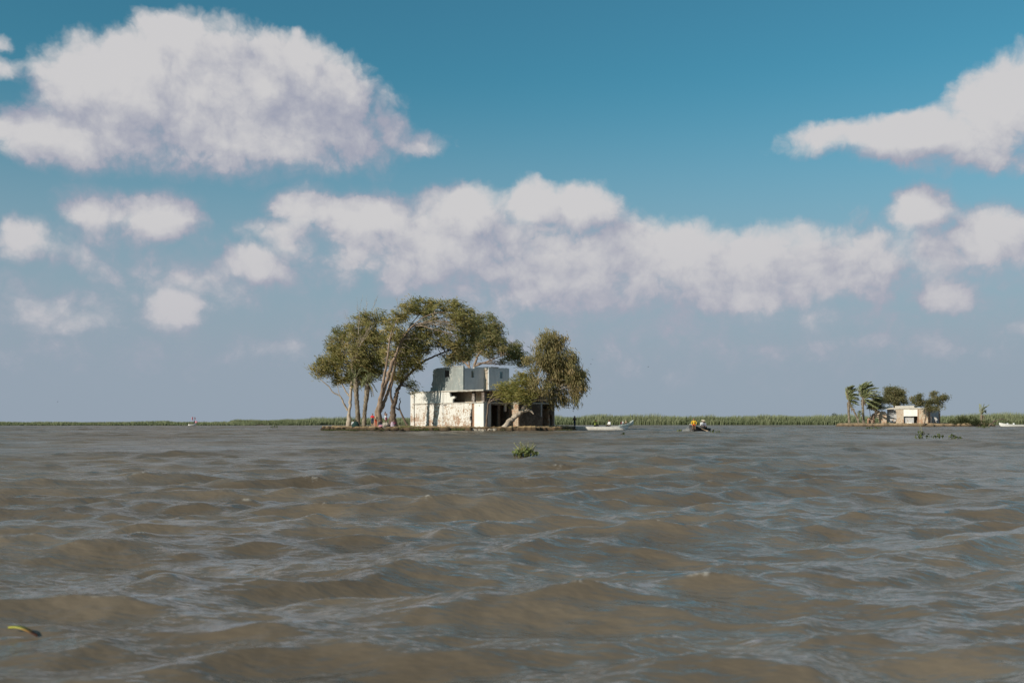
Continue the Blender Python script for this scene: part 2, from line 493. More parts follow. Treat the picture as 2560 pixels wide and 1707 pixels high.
def earth_material(name, top, side, wet):
    m, N, b = material(name)
    tc = N.n('ShaderNodeTexCoord').outputs['Object']
    z = N.sep(tc)[2]
    n = N.noise(tc, .7, 6.0, .65)
    n2 = N.noise(tc, 5.0, 5.0, .7)
    zz = N.m('ADD', z, N.m('MULTIPLY_ADD', n2, .30, -.15))
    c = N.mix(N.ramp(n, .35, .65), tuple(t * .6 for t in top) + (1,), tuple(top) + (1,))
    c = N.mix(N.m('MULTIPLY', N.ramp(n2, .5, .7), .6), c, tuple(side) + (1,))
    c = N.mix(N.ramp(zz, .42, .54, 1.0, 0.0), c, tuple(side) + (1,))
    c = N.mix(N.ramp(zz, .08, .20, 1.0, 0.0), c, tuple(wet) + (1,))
    N.put(b.inputs['Base Color'], c)
    b.inputs['Roughness'].default_value = .95
    b.inputs['Specular IOR Level'].default_value = .15
    bp = N.n('ShaderNodeBump'); bp.inputs['Strength'].default_value = .9; bp.inputs['Distance'].default_value = .08
    N.put(bp.inputs['Height'], n2); N.put(b.inputs['Normal'], bp.outputs[0])
    return m
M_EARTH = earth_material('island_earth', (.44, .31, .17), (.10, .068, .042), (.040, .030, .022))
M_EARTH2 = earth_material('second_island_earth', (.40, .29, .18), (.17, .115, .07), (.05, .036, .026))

def leaf_material(name, dark, mid, light, trans=.52):
    m, N, b = material(name)
    a = N.n('ShaderNodeAttribute'); a.attribute_name = 'tint'
    f = a.outputs['Fac']
    c = N.mix(N.ramp(f, .0, .5, smooth=False), dark + (1,), mid + (1,))
    c = N.mix(N.ramp(f, .5, 1.0, smooth=False), c, light + (1,))
    N.put(b.inputs['Base Color'], c)
    b.inputs['Roughness'].default_value = .55
    b.inputs['Specular IOR Level'].default_value = .3
    tr = N.n('ShaderNodeBsdfTranslucent')
    N.put(tr.inputs[0], N.mix(.5, c, (.20, .20, .04, 1)))
    mx = N.n('ShaderNodeMixShader'); mx.inputs[0].default_value = trans
    out = N.t.nodes['Material Output']
    N.t.links.new(b.outputs[0], mx.inputs[1]); N.t.links.new(tr.outputs[0], mx.inputs[2])
    N.t.links.new(mx.outputs[0], out.inputs[0])
    return m
L_GUM = leaf_material('gum_leaves', (0.156, 0.167, 0.056), (0.322, 0.301, 0.105), (0.607, 0.474, 0.206))
L_GUM_DARK = leaf_material('dark_gum_leaves', (0.120, 0.140, 0.062), (0.255, 0.256, 0.105), (0.529, 0.415, 0.199))
L_GUM_OCHRE = leaf_material('ochre_gum_leaves', (0.151, 0.146, 0.062), (0.326, 0.279, 0.121), (0.551, 0.416, 0.216))
L_GUM_LIME = leaf_material('lime_gum_leaves', (0.152, 0.168, 0.048), (0.324, 0.301, 0.086), (0.578, 0.459, 0.166))
L_FAR = leaf_material('far_tree_leaves', (0.112, 0.120, 0.058), (0.234, 0.227, 0.112), (0.400, 0.334, 0.172))
L_REED = leaf_material('reeds', (0.099, 0.126, 0.064), (0.176, 0.202, 0.103), (0.292, 0.300, 0.174), .2)  # paled and greyed, distance haze put into the leaf colour
L_GRASS = leaf_material('bank_grass', (.08, .095, .03), (.15, .155, .05), (.30, .24, .10), .25)
L_PALM = leaf_material('palm_leaves', (0.110, 0.140, 0.059), (0.223, 0.246, 0.114), (0.419, 0.402, 0.214), .2)
L_DEADPALM = leaf_material('dead_palm_leaves', (.12, .085, .05), (.22, .16, .10), (.32, .25, .17), .15)
L_BUSH = leaf_material('shrub_leaves', (0.036, 0.050, 0.022), (0.084, 0.096, 0.038), (0.180, 0.168, 0.072))
L_HYA = leaf_material('hyacinth_leaves', (.060, .080, .026), (.125, .150, .045), (.26, .265, .10), .3)

def bark_material(name, lit, dark, scale=1.0):
    m, N, b = material(name)
    tc = N.n('ShaderNodeTexCoord').outputs['Object']
    n = N.noise(N.v('MULTIPLY', tc, (1, 1, .22)), 5.0 * scale, 5.0, .65)
    n2 = N.noise(tc, 1.1, 3.0, .6)
    c = N.mix(N.ramp(n, .34, .66), dark + (1,), lit + (1,))
    c = N.mix(N.m('MULTIPLY', N.ramp(n2, .52, .7), .5), c, tuple(q * .55 for q in lit) + (1,))
    N.put(b.inputs['Base Color'], c)
    b.inputs['Roughness'].default_value = .9
    b.inputs['Specular IOR Level'].default_value = .15
    bp = N.n('ShaderNodeBump'); bp.inputs['Strength'].default_value = .8; bp.inputs['Distance'].default_value = .03
    N.put(bp.inputs['Height'], n); N.put(b.inputs['Normal'], bp.outputs[0])
    return m
B_GUM = bark_material('gum_bark', (.37, .27, .20), (.17, .118, .084))
B_PALE = bark_material('pale_bark', (.50, .42, .34), (.30, .235, .18))
B_DARK = bark_material('dark_bark', (.20, .15, .115), (.085, .062, .048))
B_PALM = bark_material('palm_bark', (.34, .28, .21), (.11, .085, .065), 1.6)

# ---------------------------------------------------------------- ground of the islands
def island(name, outline, z_top, mat, label, steep, cell, lump, seed):
    P = np.array(outline, dtype=float)
    x0, y0 = P.min(0) - 2.5; x1, y1 = P.max(0) + 2.5
    xs = np.arange(x0, x1, cell); ys = np.arange(y0, y1, cell)
    XX, YY = np.meshgrid(xs, ys, indexing='ij')
    pts = np.stack([XX.ravel(), YY.ravel()], -1)
    inside = np.zeros(len(pts), bool); dist = np.full(len(pts), 1e9)
    n = len(P)
    for i in range(n):
        a, b = P[i], P[(i + 1) % n]
        ab = b - a
        t = np.clip(((pts - a) @ ab) / (ab @ ab), 0, 1)
        d = np.hypot(*(pts - (a + t[:, None] * ab)).T)
        dist = np.minimum(dist, d)
        c = ((a[1] > pts[:, 1]) != (b[1] > pts[:, 1]))
        with np.errstate(divide='ignore', invalid='ignore'):
            xi = (b[0] - a[0]) * (pts[:, 1] - a[1]) / (b[1] - a[1]) + a[0]
        inside ^= c & (pts[:, 0] < xi)
    sd = np.where(inside, dist, -dist)
    Z = np.empty(len(pts))
    for i, (px, py) in enumerate(pts):
        e = mnoise.fractal(Vector((px * .55, py * .55, seed)), 1.0, 2.0, 4)
        e2 = mnoise.fractal(Vector((px * 2.1, py * 2.1, seed + 5)), 1.0, 2.0, 3)
        s = sd[i] + e * 1.25 + e2 * .45
        k = min(1.0, max(0.0, (s + .25) / steep)); k = k * k * (3 - 2 * k)
        zt = z_top * (1 + .22 * mnoise.noise(Vector((px * .22, py * .35, seed + 2))) + .10 * mnoise.noise(Vector((px * .8, py * .8, seed + 7))))
        Z[i] = -.75 + (zt + .75) * k + (e2 * lump + e * lump * 1.2) * (k if k > .05 else 0)
    V = np.column_stack([pts, Z])
    ny = len(ys)
    i = (np.arange(len(xs) - 1)[:, None] * ny + np.arange(ny - 1)[None, :])
    Q = np.stack([i, i + ny, i + ny + 1, i + 1], -1).reshape(-1, 4)
    o = np_mesh(name, V, Q, mat, None, True)
    tag(o, label, kind='structure')
    return o
F = lambda px, D: (colx(px, D), D)
island('island_ground', [F(806, 130.5), F(835, 127.6), F(880, 126.6), F(930, 126.2), F(985, 125.6), F(1040, 125.2), F(1100, 125.0),
        F(1185, 124.6), F(1255, 124.8), F(1320, 126.0), F(1380, 127.4), F(1436, 130.5), F(1432, 135), F(1400, 143), F(1330, 151),
        F(1150, 153), F(1000, 150), F(900, 151), F(846, 147), F(832, 138)], .52, M_EARTH,
       'low earth bank of the nearer island with dark eroded edge', .8, .20, .12, 3.0)
island('island_ground', [F(2085, 279), F(2100, 276.5), F(2200, 276), F(2300, 276), F(2400, 277.5), F(2440, 279), F(2490, 281), F(2480, 292),
        F(2390, 306), F(2200, 310), F(2100, 302)], .80, M_EARTH2,
       'low flat bank of the farther island at the right', 1.6, .45, .16, 9.0)

# ---------------------------------------------------------------- walls of the ruins
class Wall:
    """a wall in a house's own frame, cut into cells so that openings and broken edges are real"""
    def __init__(self, cell=.28, seed=1):
        self.cell = cell; self.rs = random.Random(seed)
    def build(self, name, parent, mat, axis, c, s0, s1, z0, z1, thick, holes=(), cut=None, rough=.012, cell=None, topjit=0.0):
        # axis 'x': plane x = c facing -x, s runs along y; axis 'y': plane y = c facing -y, s runs along x
        cell = cell or self.cell
        def lines(a, b, extra):
            n = max(1, int(round((b - a) / cell)))
            L = [a + (b - a) * i / n for i in range(n + 1)]
            for e in extra:
                if a + .02 < e < b - .02:
                    L = [q for q in L if abs(q - e) > cell * .4 or q in (a, b)] + [e]
            return sorted(set(L))
        S = lines(s0, s1, [h[0] for h in holes] + [h[1] for h in holes])
        Z = lines(z0, z1, [h[2] for h in holes] + [h[3] for h in holes])
        ns, nz = len(S) - 1, len(Z) - 1
        keep = {}
        rag = set()
        for i in range(ns):
            for j in range(nz):
                ms, mz = (S[i] + S[i + 1]) / 2, (Z[j] + Z[j + 1]) / 2
                k = not any(h[0] < ms < h[1] and h[2] < mz < h[3] for h in holes)
                if k and cut and cut(ms, mz):
                    k = False
                    rag.update([(i, j), (i + 1, j), (i, j + 1), (i + 1, j + 1)])
                keep[i, j] = k
        verts, idx = [], {}
        def vid(i, j, back):
            key = (i, j, back)
            if key not in idx:
                s, z = S[i], Z[j]
                if (i, j) in rag:
                    r = random.Random(hash((i * 131 + j * 17, round(c, 2))) & 0xffff)
                    if 0 < i < ns: s += r.uniform(-.42, .42) * cell
                    if 0 < j: z += r.uniform(-.42, .42) * cell
                elif j == nz and topjit:
                    z += random.Random(i * 7 + int(c * 100)).uniform(-topjit, topjit)
                d = thick if back else mnoise.noise(Vector((s * 1.7, z * 1.7, c * 3.1))) * rough
                verts.append((c + d, s, z) if axis == 'x' else (s, c + d, z))
                idx[key] = len(verts) - 1
            return idx[key]
        faces = []
        flip = axis == 'y'
        def quad(a, b, c_, d):
            faces.append((a, d, c_, b) if flip else (a, b, c_, d))
        for (i, j), k in keep.items():
            if not k: continue
            quad(vid(i, j, 0), vid(i, j + 1, 0), vid(i + 1, j + 1, 0), vid(i + 1, j, 0))
            quad(vid(i, j, 1), vid(i + 1, j, 1), vid(i + 1, j + 1, 1), vid(i, j + 1, 1))
            if not keep.get((i - 1, j)): quad(vid(i, j, 0), vid(i, j, 1), vid(i, j + 1, 1), vid(i, j + 1, 0))
            if not keep.get((i + 1, j)): quad(vid(i + 1, j, 0), vid(i + 1, j + 1, 0), vid(i + 1, j + 1, 1), vid(i + 1, j, 1))
            if not keep.get((i, j - 1)): quad(vid(i, j, 0), vid(i + 1, j, 0), vid(i + 1, j, 1), vid(i, j, 1))
            if not keep.get((i, j + 1)): quad(vid(i, j + 1, 0), vid(i, j + 1, 1), vid(i + 1, j + 1, 1), vid(i + 1, j + 1, 0))
        return mesh_obj(name, verts, faces, mat, parent)

def slab(name, parent, mat, x0, x1, y0, y1, z0, z1, jit=.05, seed=0, step=.45):
    """a slab or beam with chipped edges"""
    rs = random.Random(seed)
    ring = []
    def side(ax, ay, bx, by):
        n = max(1, int(math.hypot(bx - ax, by - ay) / step))
        for i in range(n):
            t = i / n
            ring.append((ax + (bx - ax) * t, ay + (by - ay) * t))
    side(x0, y0, x1, y0); side(x1, y0, x1, y1); side(x1, y1, x0, y1); side(x0, y1, x0, y0)
    n = len(ring)
    cx, cy = (x0 + x1) / 2, (y0 + y1) / 2
    vb, vt = [], []
    for (x, y) in ring:
        dx, dy = (rs.uniform(-jit, jit) for _ in range(2))
        vb.append((x + dx * .6, y + dy * .6, z0 + rs.uniform(-jit, jit) * .5))
        vt.append((x + dx, y + dy, z1 + rs.uniform(-jit, jit) * .5))
    verts = vb + vt + [(cx, cy, z0), (cx, cy, z1)]
    faces = []
    for i in range(n):
        j = (i + 1) % n
        faces += [(i, j, n + j, n + i), (j, i, 2 * n), (n + i, n + j, 2 * n + 1)]
    return mesh_obj(name, verts, faces, mat, parent)

def build_house():
    c = math.sqrt(.5)
    Y0 = 128.0
    X0 = colx(1209, Y0)
    H = empty('ruined_house', (X0, Y0, 0), R(45))
    tag(H, 'two-storey flat-roofed ruin with peeling white and grey walls on the nearer island', 'house')
    def uy(px, x=0.0):
        k = (px - 1280) / FPX
        return (X0 + c * x - k * (Y0 + c * x)) / (c * (1 + k))
    def vx(px, y=0.0):
        k = (px - 1280) / FPX
        return (k * (Y0 + c * y) - X0 + c * y) / (c * (1 - k))
    def hz(py, x, y):
        return CAM_H + (HOR - py) / FPX * (Y0 + c * (x + y))
    W = Wall()
    G0, Z1, Z2 = .15, 3.62, 5.16                  # ground, first slab, second slab
    YL = uy(1036); YE = uy(1027.5); YB = 14.9; XR = 11.9; XW = 4.9; YW = -1.45
    r1 = random.Random(4)
    nz = lambda s, z, f, sd: mnoise.noise(Vector((s * f, z * f, sd)))
    # --- long sunlit side
    yj0, yj1 = uy(1185.7), uy(1179)
    W.build('wall', H, M_WHITE_NEW, 'x', 0.0, 0.02, yj0, G0, Z1, .28, holes=[(uy(1199.5), uy(1197), hz(1014.8, 0, .8), hz(1012.2, 0, .8))])['label'] = 'clean white corner panel'
    W.build('door_jamb', H, M_BRICK, 'x', .16, yj0 + .002, yj1 - .002, G0, Z1, .2, rough=.08, cell=.14)['label'] = 'strip of bare brick between white walls'
    ym = uy(1107.5)
    W.build('wall', H, M_WHITE_LOW, 'x', 0.0, yj1, ym - .05, G0, Z1, .3, cut=lambda s, z: s < yj1 + .22 + .3 * nz(s, z, 2.2, 3) and z < 3.0, rough=.03, cell=.2)['label'] = 'flaking whitewashed wall showing brick'
    W.build('wall', H, M_WHITE_LOW, 'x', 0.0, ym + .05, YL - .06, G0, Z1, .3, holes=[(uy(1084.5), uy(1080), hz(1060, 0, 9), hz(1055.5, 0, 9))], cut=lambda s, z: False, rough=.03, cell=.25)['label'] = 'flaking whitewashed wall showing brick'
    W.build('joint', H, M_SOOT_SHADE, 'x', .10, ym - .05, ym + .05, G0, Z2, .1)
    W.build('joint', H, M_SOOT_SHADE, 'x', .10, YL - .06, YL + .06, G0, Z2, .1)
    W.build('pilaster', H, M_WHITE_LOW, 'x', -.06, YL + .06, YE, G0, Z2 + .02, .5, rough=.04)
    slot_shade = (uy(1116.5), uy(1108.5), hz(1013.8, 0, 7.6), hz(1011.6, 0, 7.6))
    # upper band, broken off half way
    yb = uy(1131)
    W.build('parapet', H, M_WHITE_TOP, 'x', 0.0, 4.9, ym - .05, Z1 + .12, Z2, .26,
            cut=lambda s, z: s < yb + .9 * nz(s, z, 1.3, 8) + .35 * nz(s, z, 4, 2) + (.5 if z > 4.6 else -.35), rough=.02, cell=.16)['label'] = 'white parapet broken off to a ragged edge'
    W.build('parapet', H, M_WHITE_TOP, 'x', 0.0, ym + .05, YL - .06, Z1 + .12, Z2, .26, rough=.02)
    # ledge between the bands, crumbled
    slab('ledge', H, M_SLAB, -.13, .3, ym + .02, YL + .3, Z1, Z1 + .118, .05, 2, .3)
    slab('ledge', H, M_SLAB, -.10, .3, .0, ym - .02, Z1 + .003, Z1 + .115, .05, 5, .3)
    W.build('slot_shade', H, M_DARK, 'x', -.012, slot_shade[0], slot_shade[1], slot_shade[2], slot_shade[3], .02)  # dark plate on the wall face, standing in for a slot's inner shade
    # floor slab and flat roof
    slab('floor_slab', H, M_SLAB, .32, XR - .1, .02, YB - .2, Z1 - .06, Z1 + .12, .03, 7)
    slab('floor_slab', H, M_SLAB, XW + .05, XR - .1, YW - .04, -.03, Z1 - .05, Z1 + .13, .05, 8, .3)
    slab('flat_roof', H, M_SLAB, -.08, XR, -.02, YB, Z2 + .03, Z2 + .19, .06, 9, .4)
    slab('flat_roof', H, M_SLAB, XW, XR, YW - .10, -.04, Z2 + .035, Z2 + .185, .07, 10, .3)
    # recessed walls behind the broken parapet
    W.build('inner_wall', H, M_TAN, 'x', 2.6, .8, 9.0, Z1 + .12, Z2 + .03, .2)
    W.build('inner_wall', H, M_SOOT_SHADE_PATCH, 'y', .75, .95, XW, Z1 + .12, Z2 + .03, .2, cut=lambda s, z: nz(s, z, 1.1, 5) > .38)
    W.build('pier', H, M_SOOT_SHADE_PATCH, 'x', .62, 2.4, 2.9, Z1 + .12, Z2 + .03, .3)
    W.build('pier', H, M_SOOT_SHADE_PATCH, 'x', .35, .25, .75, Z1 + .12, Z2 + .03, .45)
    # --- shaded side
    x1 = vx(1227.7)
    W.build('wall', H, M_PALE_SHADE, 'y', 0.0, .285, x1, G0, Z1 - .06, .28)['label'] = 'pale grey render in shade beside the thin tree'
    W.build('post', H, M_PALE_SHADE, 'y', .02, vx(1262.5), vx(1266.5), hz(1028, 3, 0), Z1 - .06, .2)
    W.build('post', H, M_SOOT_SHADE, 'y', .05, vx(1246), vx(1251), G0, Z1 - .06, .25)
    W.build('lintel', H, M_SOOT_SHADE_PATCH, 'y', .03, x1, XW, hz(1012, 2, 0), Z1 - .06, .24, cut=lambda s, z: nz(s, z, 1.5, 21) > .25)
    W.build('inner_wall', H, M_SOOT_SHADE, 'y', 3.2, .3, XW, G0, Z1 - .06, .2, holes=[(2.1, 2.9, G0, 2.3)])
    W.build('inner_wall', H, M_SOOT_SHADE, 'x', XW - .25, .0, 9.0, G0, Z1 - .06, .2)
    # projecting wing
    W.build('wall', H, M_TAN, 'x', XW, YW + .02, -.0, G0, Z1 - .05, .25, rough=.03, cell=.2)['label'] = 'tan stained return wall of the projecting wing'
    h0, h1 = vx(1357, YW), vx(1379, YW)
    zt = hz(1008, 10, YW)
    W.build('wall', H, M_SOOT_SHADE, 'y', YW, XW + .25, XR - .12, G0, Z1 - .05, .26,
            cut=lambda s, z: (h0 + .25 * nz(s, z, 2, 1) < s < h1 + .2 * nz(s, z, 2, 4) and .55 < z < zt + .3 * nz(s, z, 3, 2)), rough=.03, cell=.2)['label'] = 'wall darkened by soot and painted-in shade with a ragged hole at its end'
    W.build('inner_wall', H, M_TAN, 'x', h1 - .25, YW + .3, 3.0, G0, Z1 - .05, .2, cut=lambda s, z: z > 2.9 + .5 * nz(s, z, 1.5, 6))
    W.build('inner_wall', H, M_BRICK, 'y', .9, h0 - 1.2, h1, G0, Z1 - .05, .2, cut=lambda s, z: nz(s, z, 1.1, 31) > .3)
    W.build('pilaster', H, M_PALE_SHADE, 'y', YW - .05, h0 - .42, h0 - .2, 1.9, Z1 - .05, .05)
    W.build('wall', H, M_SOOT_SHADE_PATCH, 'y', YW, XW + .02, XR - .12, Z1 + .13, Z2 + .03, .24, cut=lambda s, z: 8.2 < s < 9.0 and z < 4.9, cell=.25)
    W.build('wall', H, M_SOOT_SHADE_PATCH, 'x', XW + .0, YW + .25, .74, Z1 + .14, Z2 + .03, .2)
    W.build('end_wall', H, M_PALE_SHADE, 'x', XR - .12, YW, YB - .3, G0, Z2 + .03, .12)
    W.build('back_wall', H, M_PALE_SHADE, 'y', YB - .3, 0.0, XR - .13, G0, Z2 + .03, .25)
    # --- upper rooms, roofless
    ZB, ZT = Z2 + .195, 8.52
    ya, yz = 4.45, uy(1083.5, .5)
    win = (uy(1123.2, .5), uy(1111.6, .5), hz(942.8, .5, 7.5), hz(926, .5, 7.5))
    fa = W.build('wall', H, M_GREY, 'x', .5, ya, yz, ZB, ZT, .24, holes=[win], rough=.025, topjit=.05, cut=lambda s, z: s > 10.05 and z > ZT - .28)
    fa['label'] = 'grey-green rendered wall dappled with tree shade'
    wf = empty('window'); wf.parent = H
    W.build('shutter_board', wf, M_DARK, 'x', .58, win[0], (win[0] + win[1]) / 2 - .01, win[2], win[3], .05)
    W.build('shutter_board', wf, M_DARK, 'x', .59, (win[0] + win[1]) / 2 + .01, win[1], win[2], win[3], .05)
    ye = uy(1078.6, .62)
    W.build('broken_wall', H, M_GREY, 'x', .66, yz + .01, yz + 1.05, ZB, hz(926.5, .6, yz), .5,
            cut=lambda s, z: s > yz + .30 + .55 * max(0, (6.6 - z)) + .25 * nz(s, z, 2.5, 7), cell=.14)
    xs = vx(1210.7, ya)
    sl1 = (vx(1178.4, ya), vx(1186, ya), hz(943.6, 2, ya), hz(926.6, 2, ya))
    W.build('wall', H, M_SHADE_BLUE, 'y', ya, .745, xs, ZB, ZT + .02, .22, holes=[sl1], cut=lambda s, z: z > ZT - .16 + .12 * nz(s, z, 2.5, 3) and s < 2.6, rough=.02, cell=.2)['label'] = 'blue-grey shaded wall with a slit window'
    W.build('back_wall', H, M_TAN, 'y', yz - .24, .75, xs, ZB, ZT - .1, .22)
    W.build('cross_wall', H, M_TAN, 'x', xs, ya + .23, yz - .3, ZB, ZT - .1, .2)
    y2 = 3.55
    xe = vx(1273, y2)
    W.build('return_wall', H, M_TAN, 'x', xs, y2 + .24, ya - .002, ZB, ZT + .0, .22)['label'] = 'narrow tan strip of wall lit by the sun'
    sl2 = (vx(1249.8, y2), vx(1257.4, y2), hz(945.4, 6, y2), hz(928.6, 6, y2))
    W.build('wall', H, M_SHADE_BLUE, 'y', y2, xs, xe, ZB, ZT + .0, .22, holes=[sl2], rough=.02, topjit=.06)['label'] = 'blue-grey shaded wall under the overhanging crown'
    W.build('back_wall', H, M_TAN, 'y', yz - .5, xs + .25, xe, ZB, ZT - .1, .22)
    W.build('end_wall', H, M_SHADE_BLUE, 'x', xe - .2, y2 + .23, yz - .55, ZB, ZT - .05, .2)
    slab('beam_stub', H, M_SLAB, xs - .12, xs + .5, y2 + .3, ya + .1, ZT - .28, ZT + .05, .05, 31, .25)
    slab('coping', H, M_SLAB, .45, .78, ya - .06, ya + 2.1, ZT + .03, ZT + .10, .05, 33, .25)
    slab('coping', H, M_SLAB, xs + .4, xs + 1.9, y2 - .04, y2 + .26, ZT - .02, ZT + .08, .06, 34, .25)
    return H
build_house()

# rubble along the foot of the walls
def rock(name, loc, size, mat, seed, parent=None):
    rs = random.Random(seed)
    bm = bmesh.new()
    bmesh.ops.create_icosphere(bm, subdivisions=2, radius=1.0)
    for v in bm.verts:
        n = mnoise.noise(v.co * 1.3 + Vector((seed * 3.1, 0, 0)))
        v.co *= 1 + .38 * n
        v.co = Vector((v.co.x * size[0], v.co.y * size[1], v.co.z * size[2]))
    me = bpy.data.meshes.new(name); bm.to_mesh(me); bm.free()
    me.materials.append(mat)
    o = bpy.data.objects.new(name, me); COL.objects.link(o)
    o.location = loc; o.rotation_euler = (rs.uniform(-.3, .3), rs.uniform(-.3, .3), rs.uniform(0, 6))
    if parent: o.parent = parent
    return o

# ---------------------------------------------------------------- trees
def spline(P, n=5):
    """Catmull-Rom through (x,y,z,r) points"""
    P = [np.array(p, dtype=float) for p in P]
    out = []
    for i in range(len(P) - 1):
        p0 = P[max(0, i - 1)]; p1 = P[i]; p2 = P[i + 1]; p3 = P[min(len(P) - 1, i + 2)]
        for k in range(n):
            t = k / n
            out.append(.5 * (2 * p1 + (p2 - p0) * t + (2 * p0 - 5 * p1 + 4 * p2 - p3) * t * t + (3 * p1 - p0 - 3 * p2 + p3) * t ** 3))
    out.append(P[-1])
    for o in out: o[3] = max(o[3], .004)
    return np.array(out)

class Tubes:
    def __init__(self):
        self.V = []; self.F = []; self.n = 0
    def add(self, path, sides=8, jit=0.0, rs=None):
        path = np.asarray(path); m = len(path)
        T = np.gradient(path[:, :3], axis=0)
        T /= np.linalg.norm(T, axis=1)[:, None] + 1e-9
        ref = np.array([.31, .9, .12]); ref /= np.linalg.norm(ref)
        A = np.cross(T, ref); A /= np.linalg.norm(A, axis=1)[:, None] + 1e-9
        B = np.cross(T, A)
        ang = np.arange(sides) * 2 * math.pi / sides
        r = path[:, 3][:, None] * np.ones((1, sides))
        if jit and rs is not None: r = r * (1 + rs.uniform(-jit, jit, (m, sides)))
        V = path[:, None, :3] + r[..., None] * (np.cos(ang)[None, :, None] * A[:, None] + np.sin(ang)[None, :, None] * B[:, None])
        i = np.arange(m - 1)[:, None] * sides; j = np.arange(sides)[None, :]; j2 = (j + 1) % sides
        Q = np.stack([i + j, i + j2, i + sides + j2, i + sides + j], -1).reshape(-1, 4) + self.n
        V = V.reshape(-1, 3)
        self.V.append(V); self.F.append(Q)
        self.n += len(V)
        # tip cap
        tip = np.array([path[-1, :3]]); self.V.append(tip)
        b = self.n - sides
        cap = np.array([[b + k, b + (k + 1) % sides, self.n, self.n] for k in range(sides)])
        self.caps = getattr(self, 'caps', []) + [(b + k, b + (k + 1) % sides, self.n) for k in range(sides)]
        self.n += 1
    def build(self, name, mat, parent=None, origin=(0, 0, 0)):
        V = np.concatenate(self.V) - np.array(origin)
        faces = [tuple(q) for q in np.concatenate(self.F).tolist()] + self.caps
        return mesh_obj(name, V.tolist(), faces, mat, parent, True)

def leaves(name, mat, parent, origin, C, D, L, Wd, tint, rs):
    """diamond leaves: centres C, unit directions D, lengths L, widths Wd"""
    n = len(C)
    rnd = rs.normal(size=(n, 3)) * .75 + np.array(SUN_V) * .8      # blades turn their faces to the light
    S = np.cross(D, rnd); S /= np.linalg.norm(S, axis=1)[:, None] + 1e-9
    Nn = np.cross(D, S)
    b = C - D * (L * .5)[:, None]; t = C + D * (L * .5)[:, None]
    mid = C - D * (L * .08)[:, None] + Nn * (L * .06)[:, None]
    l = mid + S * (Wd * .5)[:, None]; r = mid - S * (Wd * .5)[:, None]
    V = np.stack([b, l, t, r], 1).reshape(-1, 3) - np.array(origin)
    Q = np.arange(4 * n).reshape(-1, 4)
    o = np_mesh(name, V, Q, mat, parent)
    a = o.data.attributes.new('tint', 'FLOAT', 'POINT')
    a.data.foreach_set('value', np.repeat(np.clip(tint, 0, 1), 4).astype(np.float32))
    return o

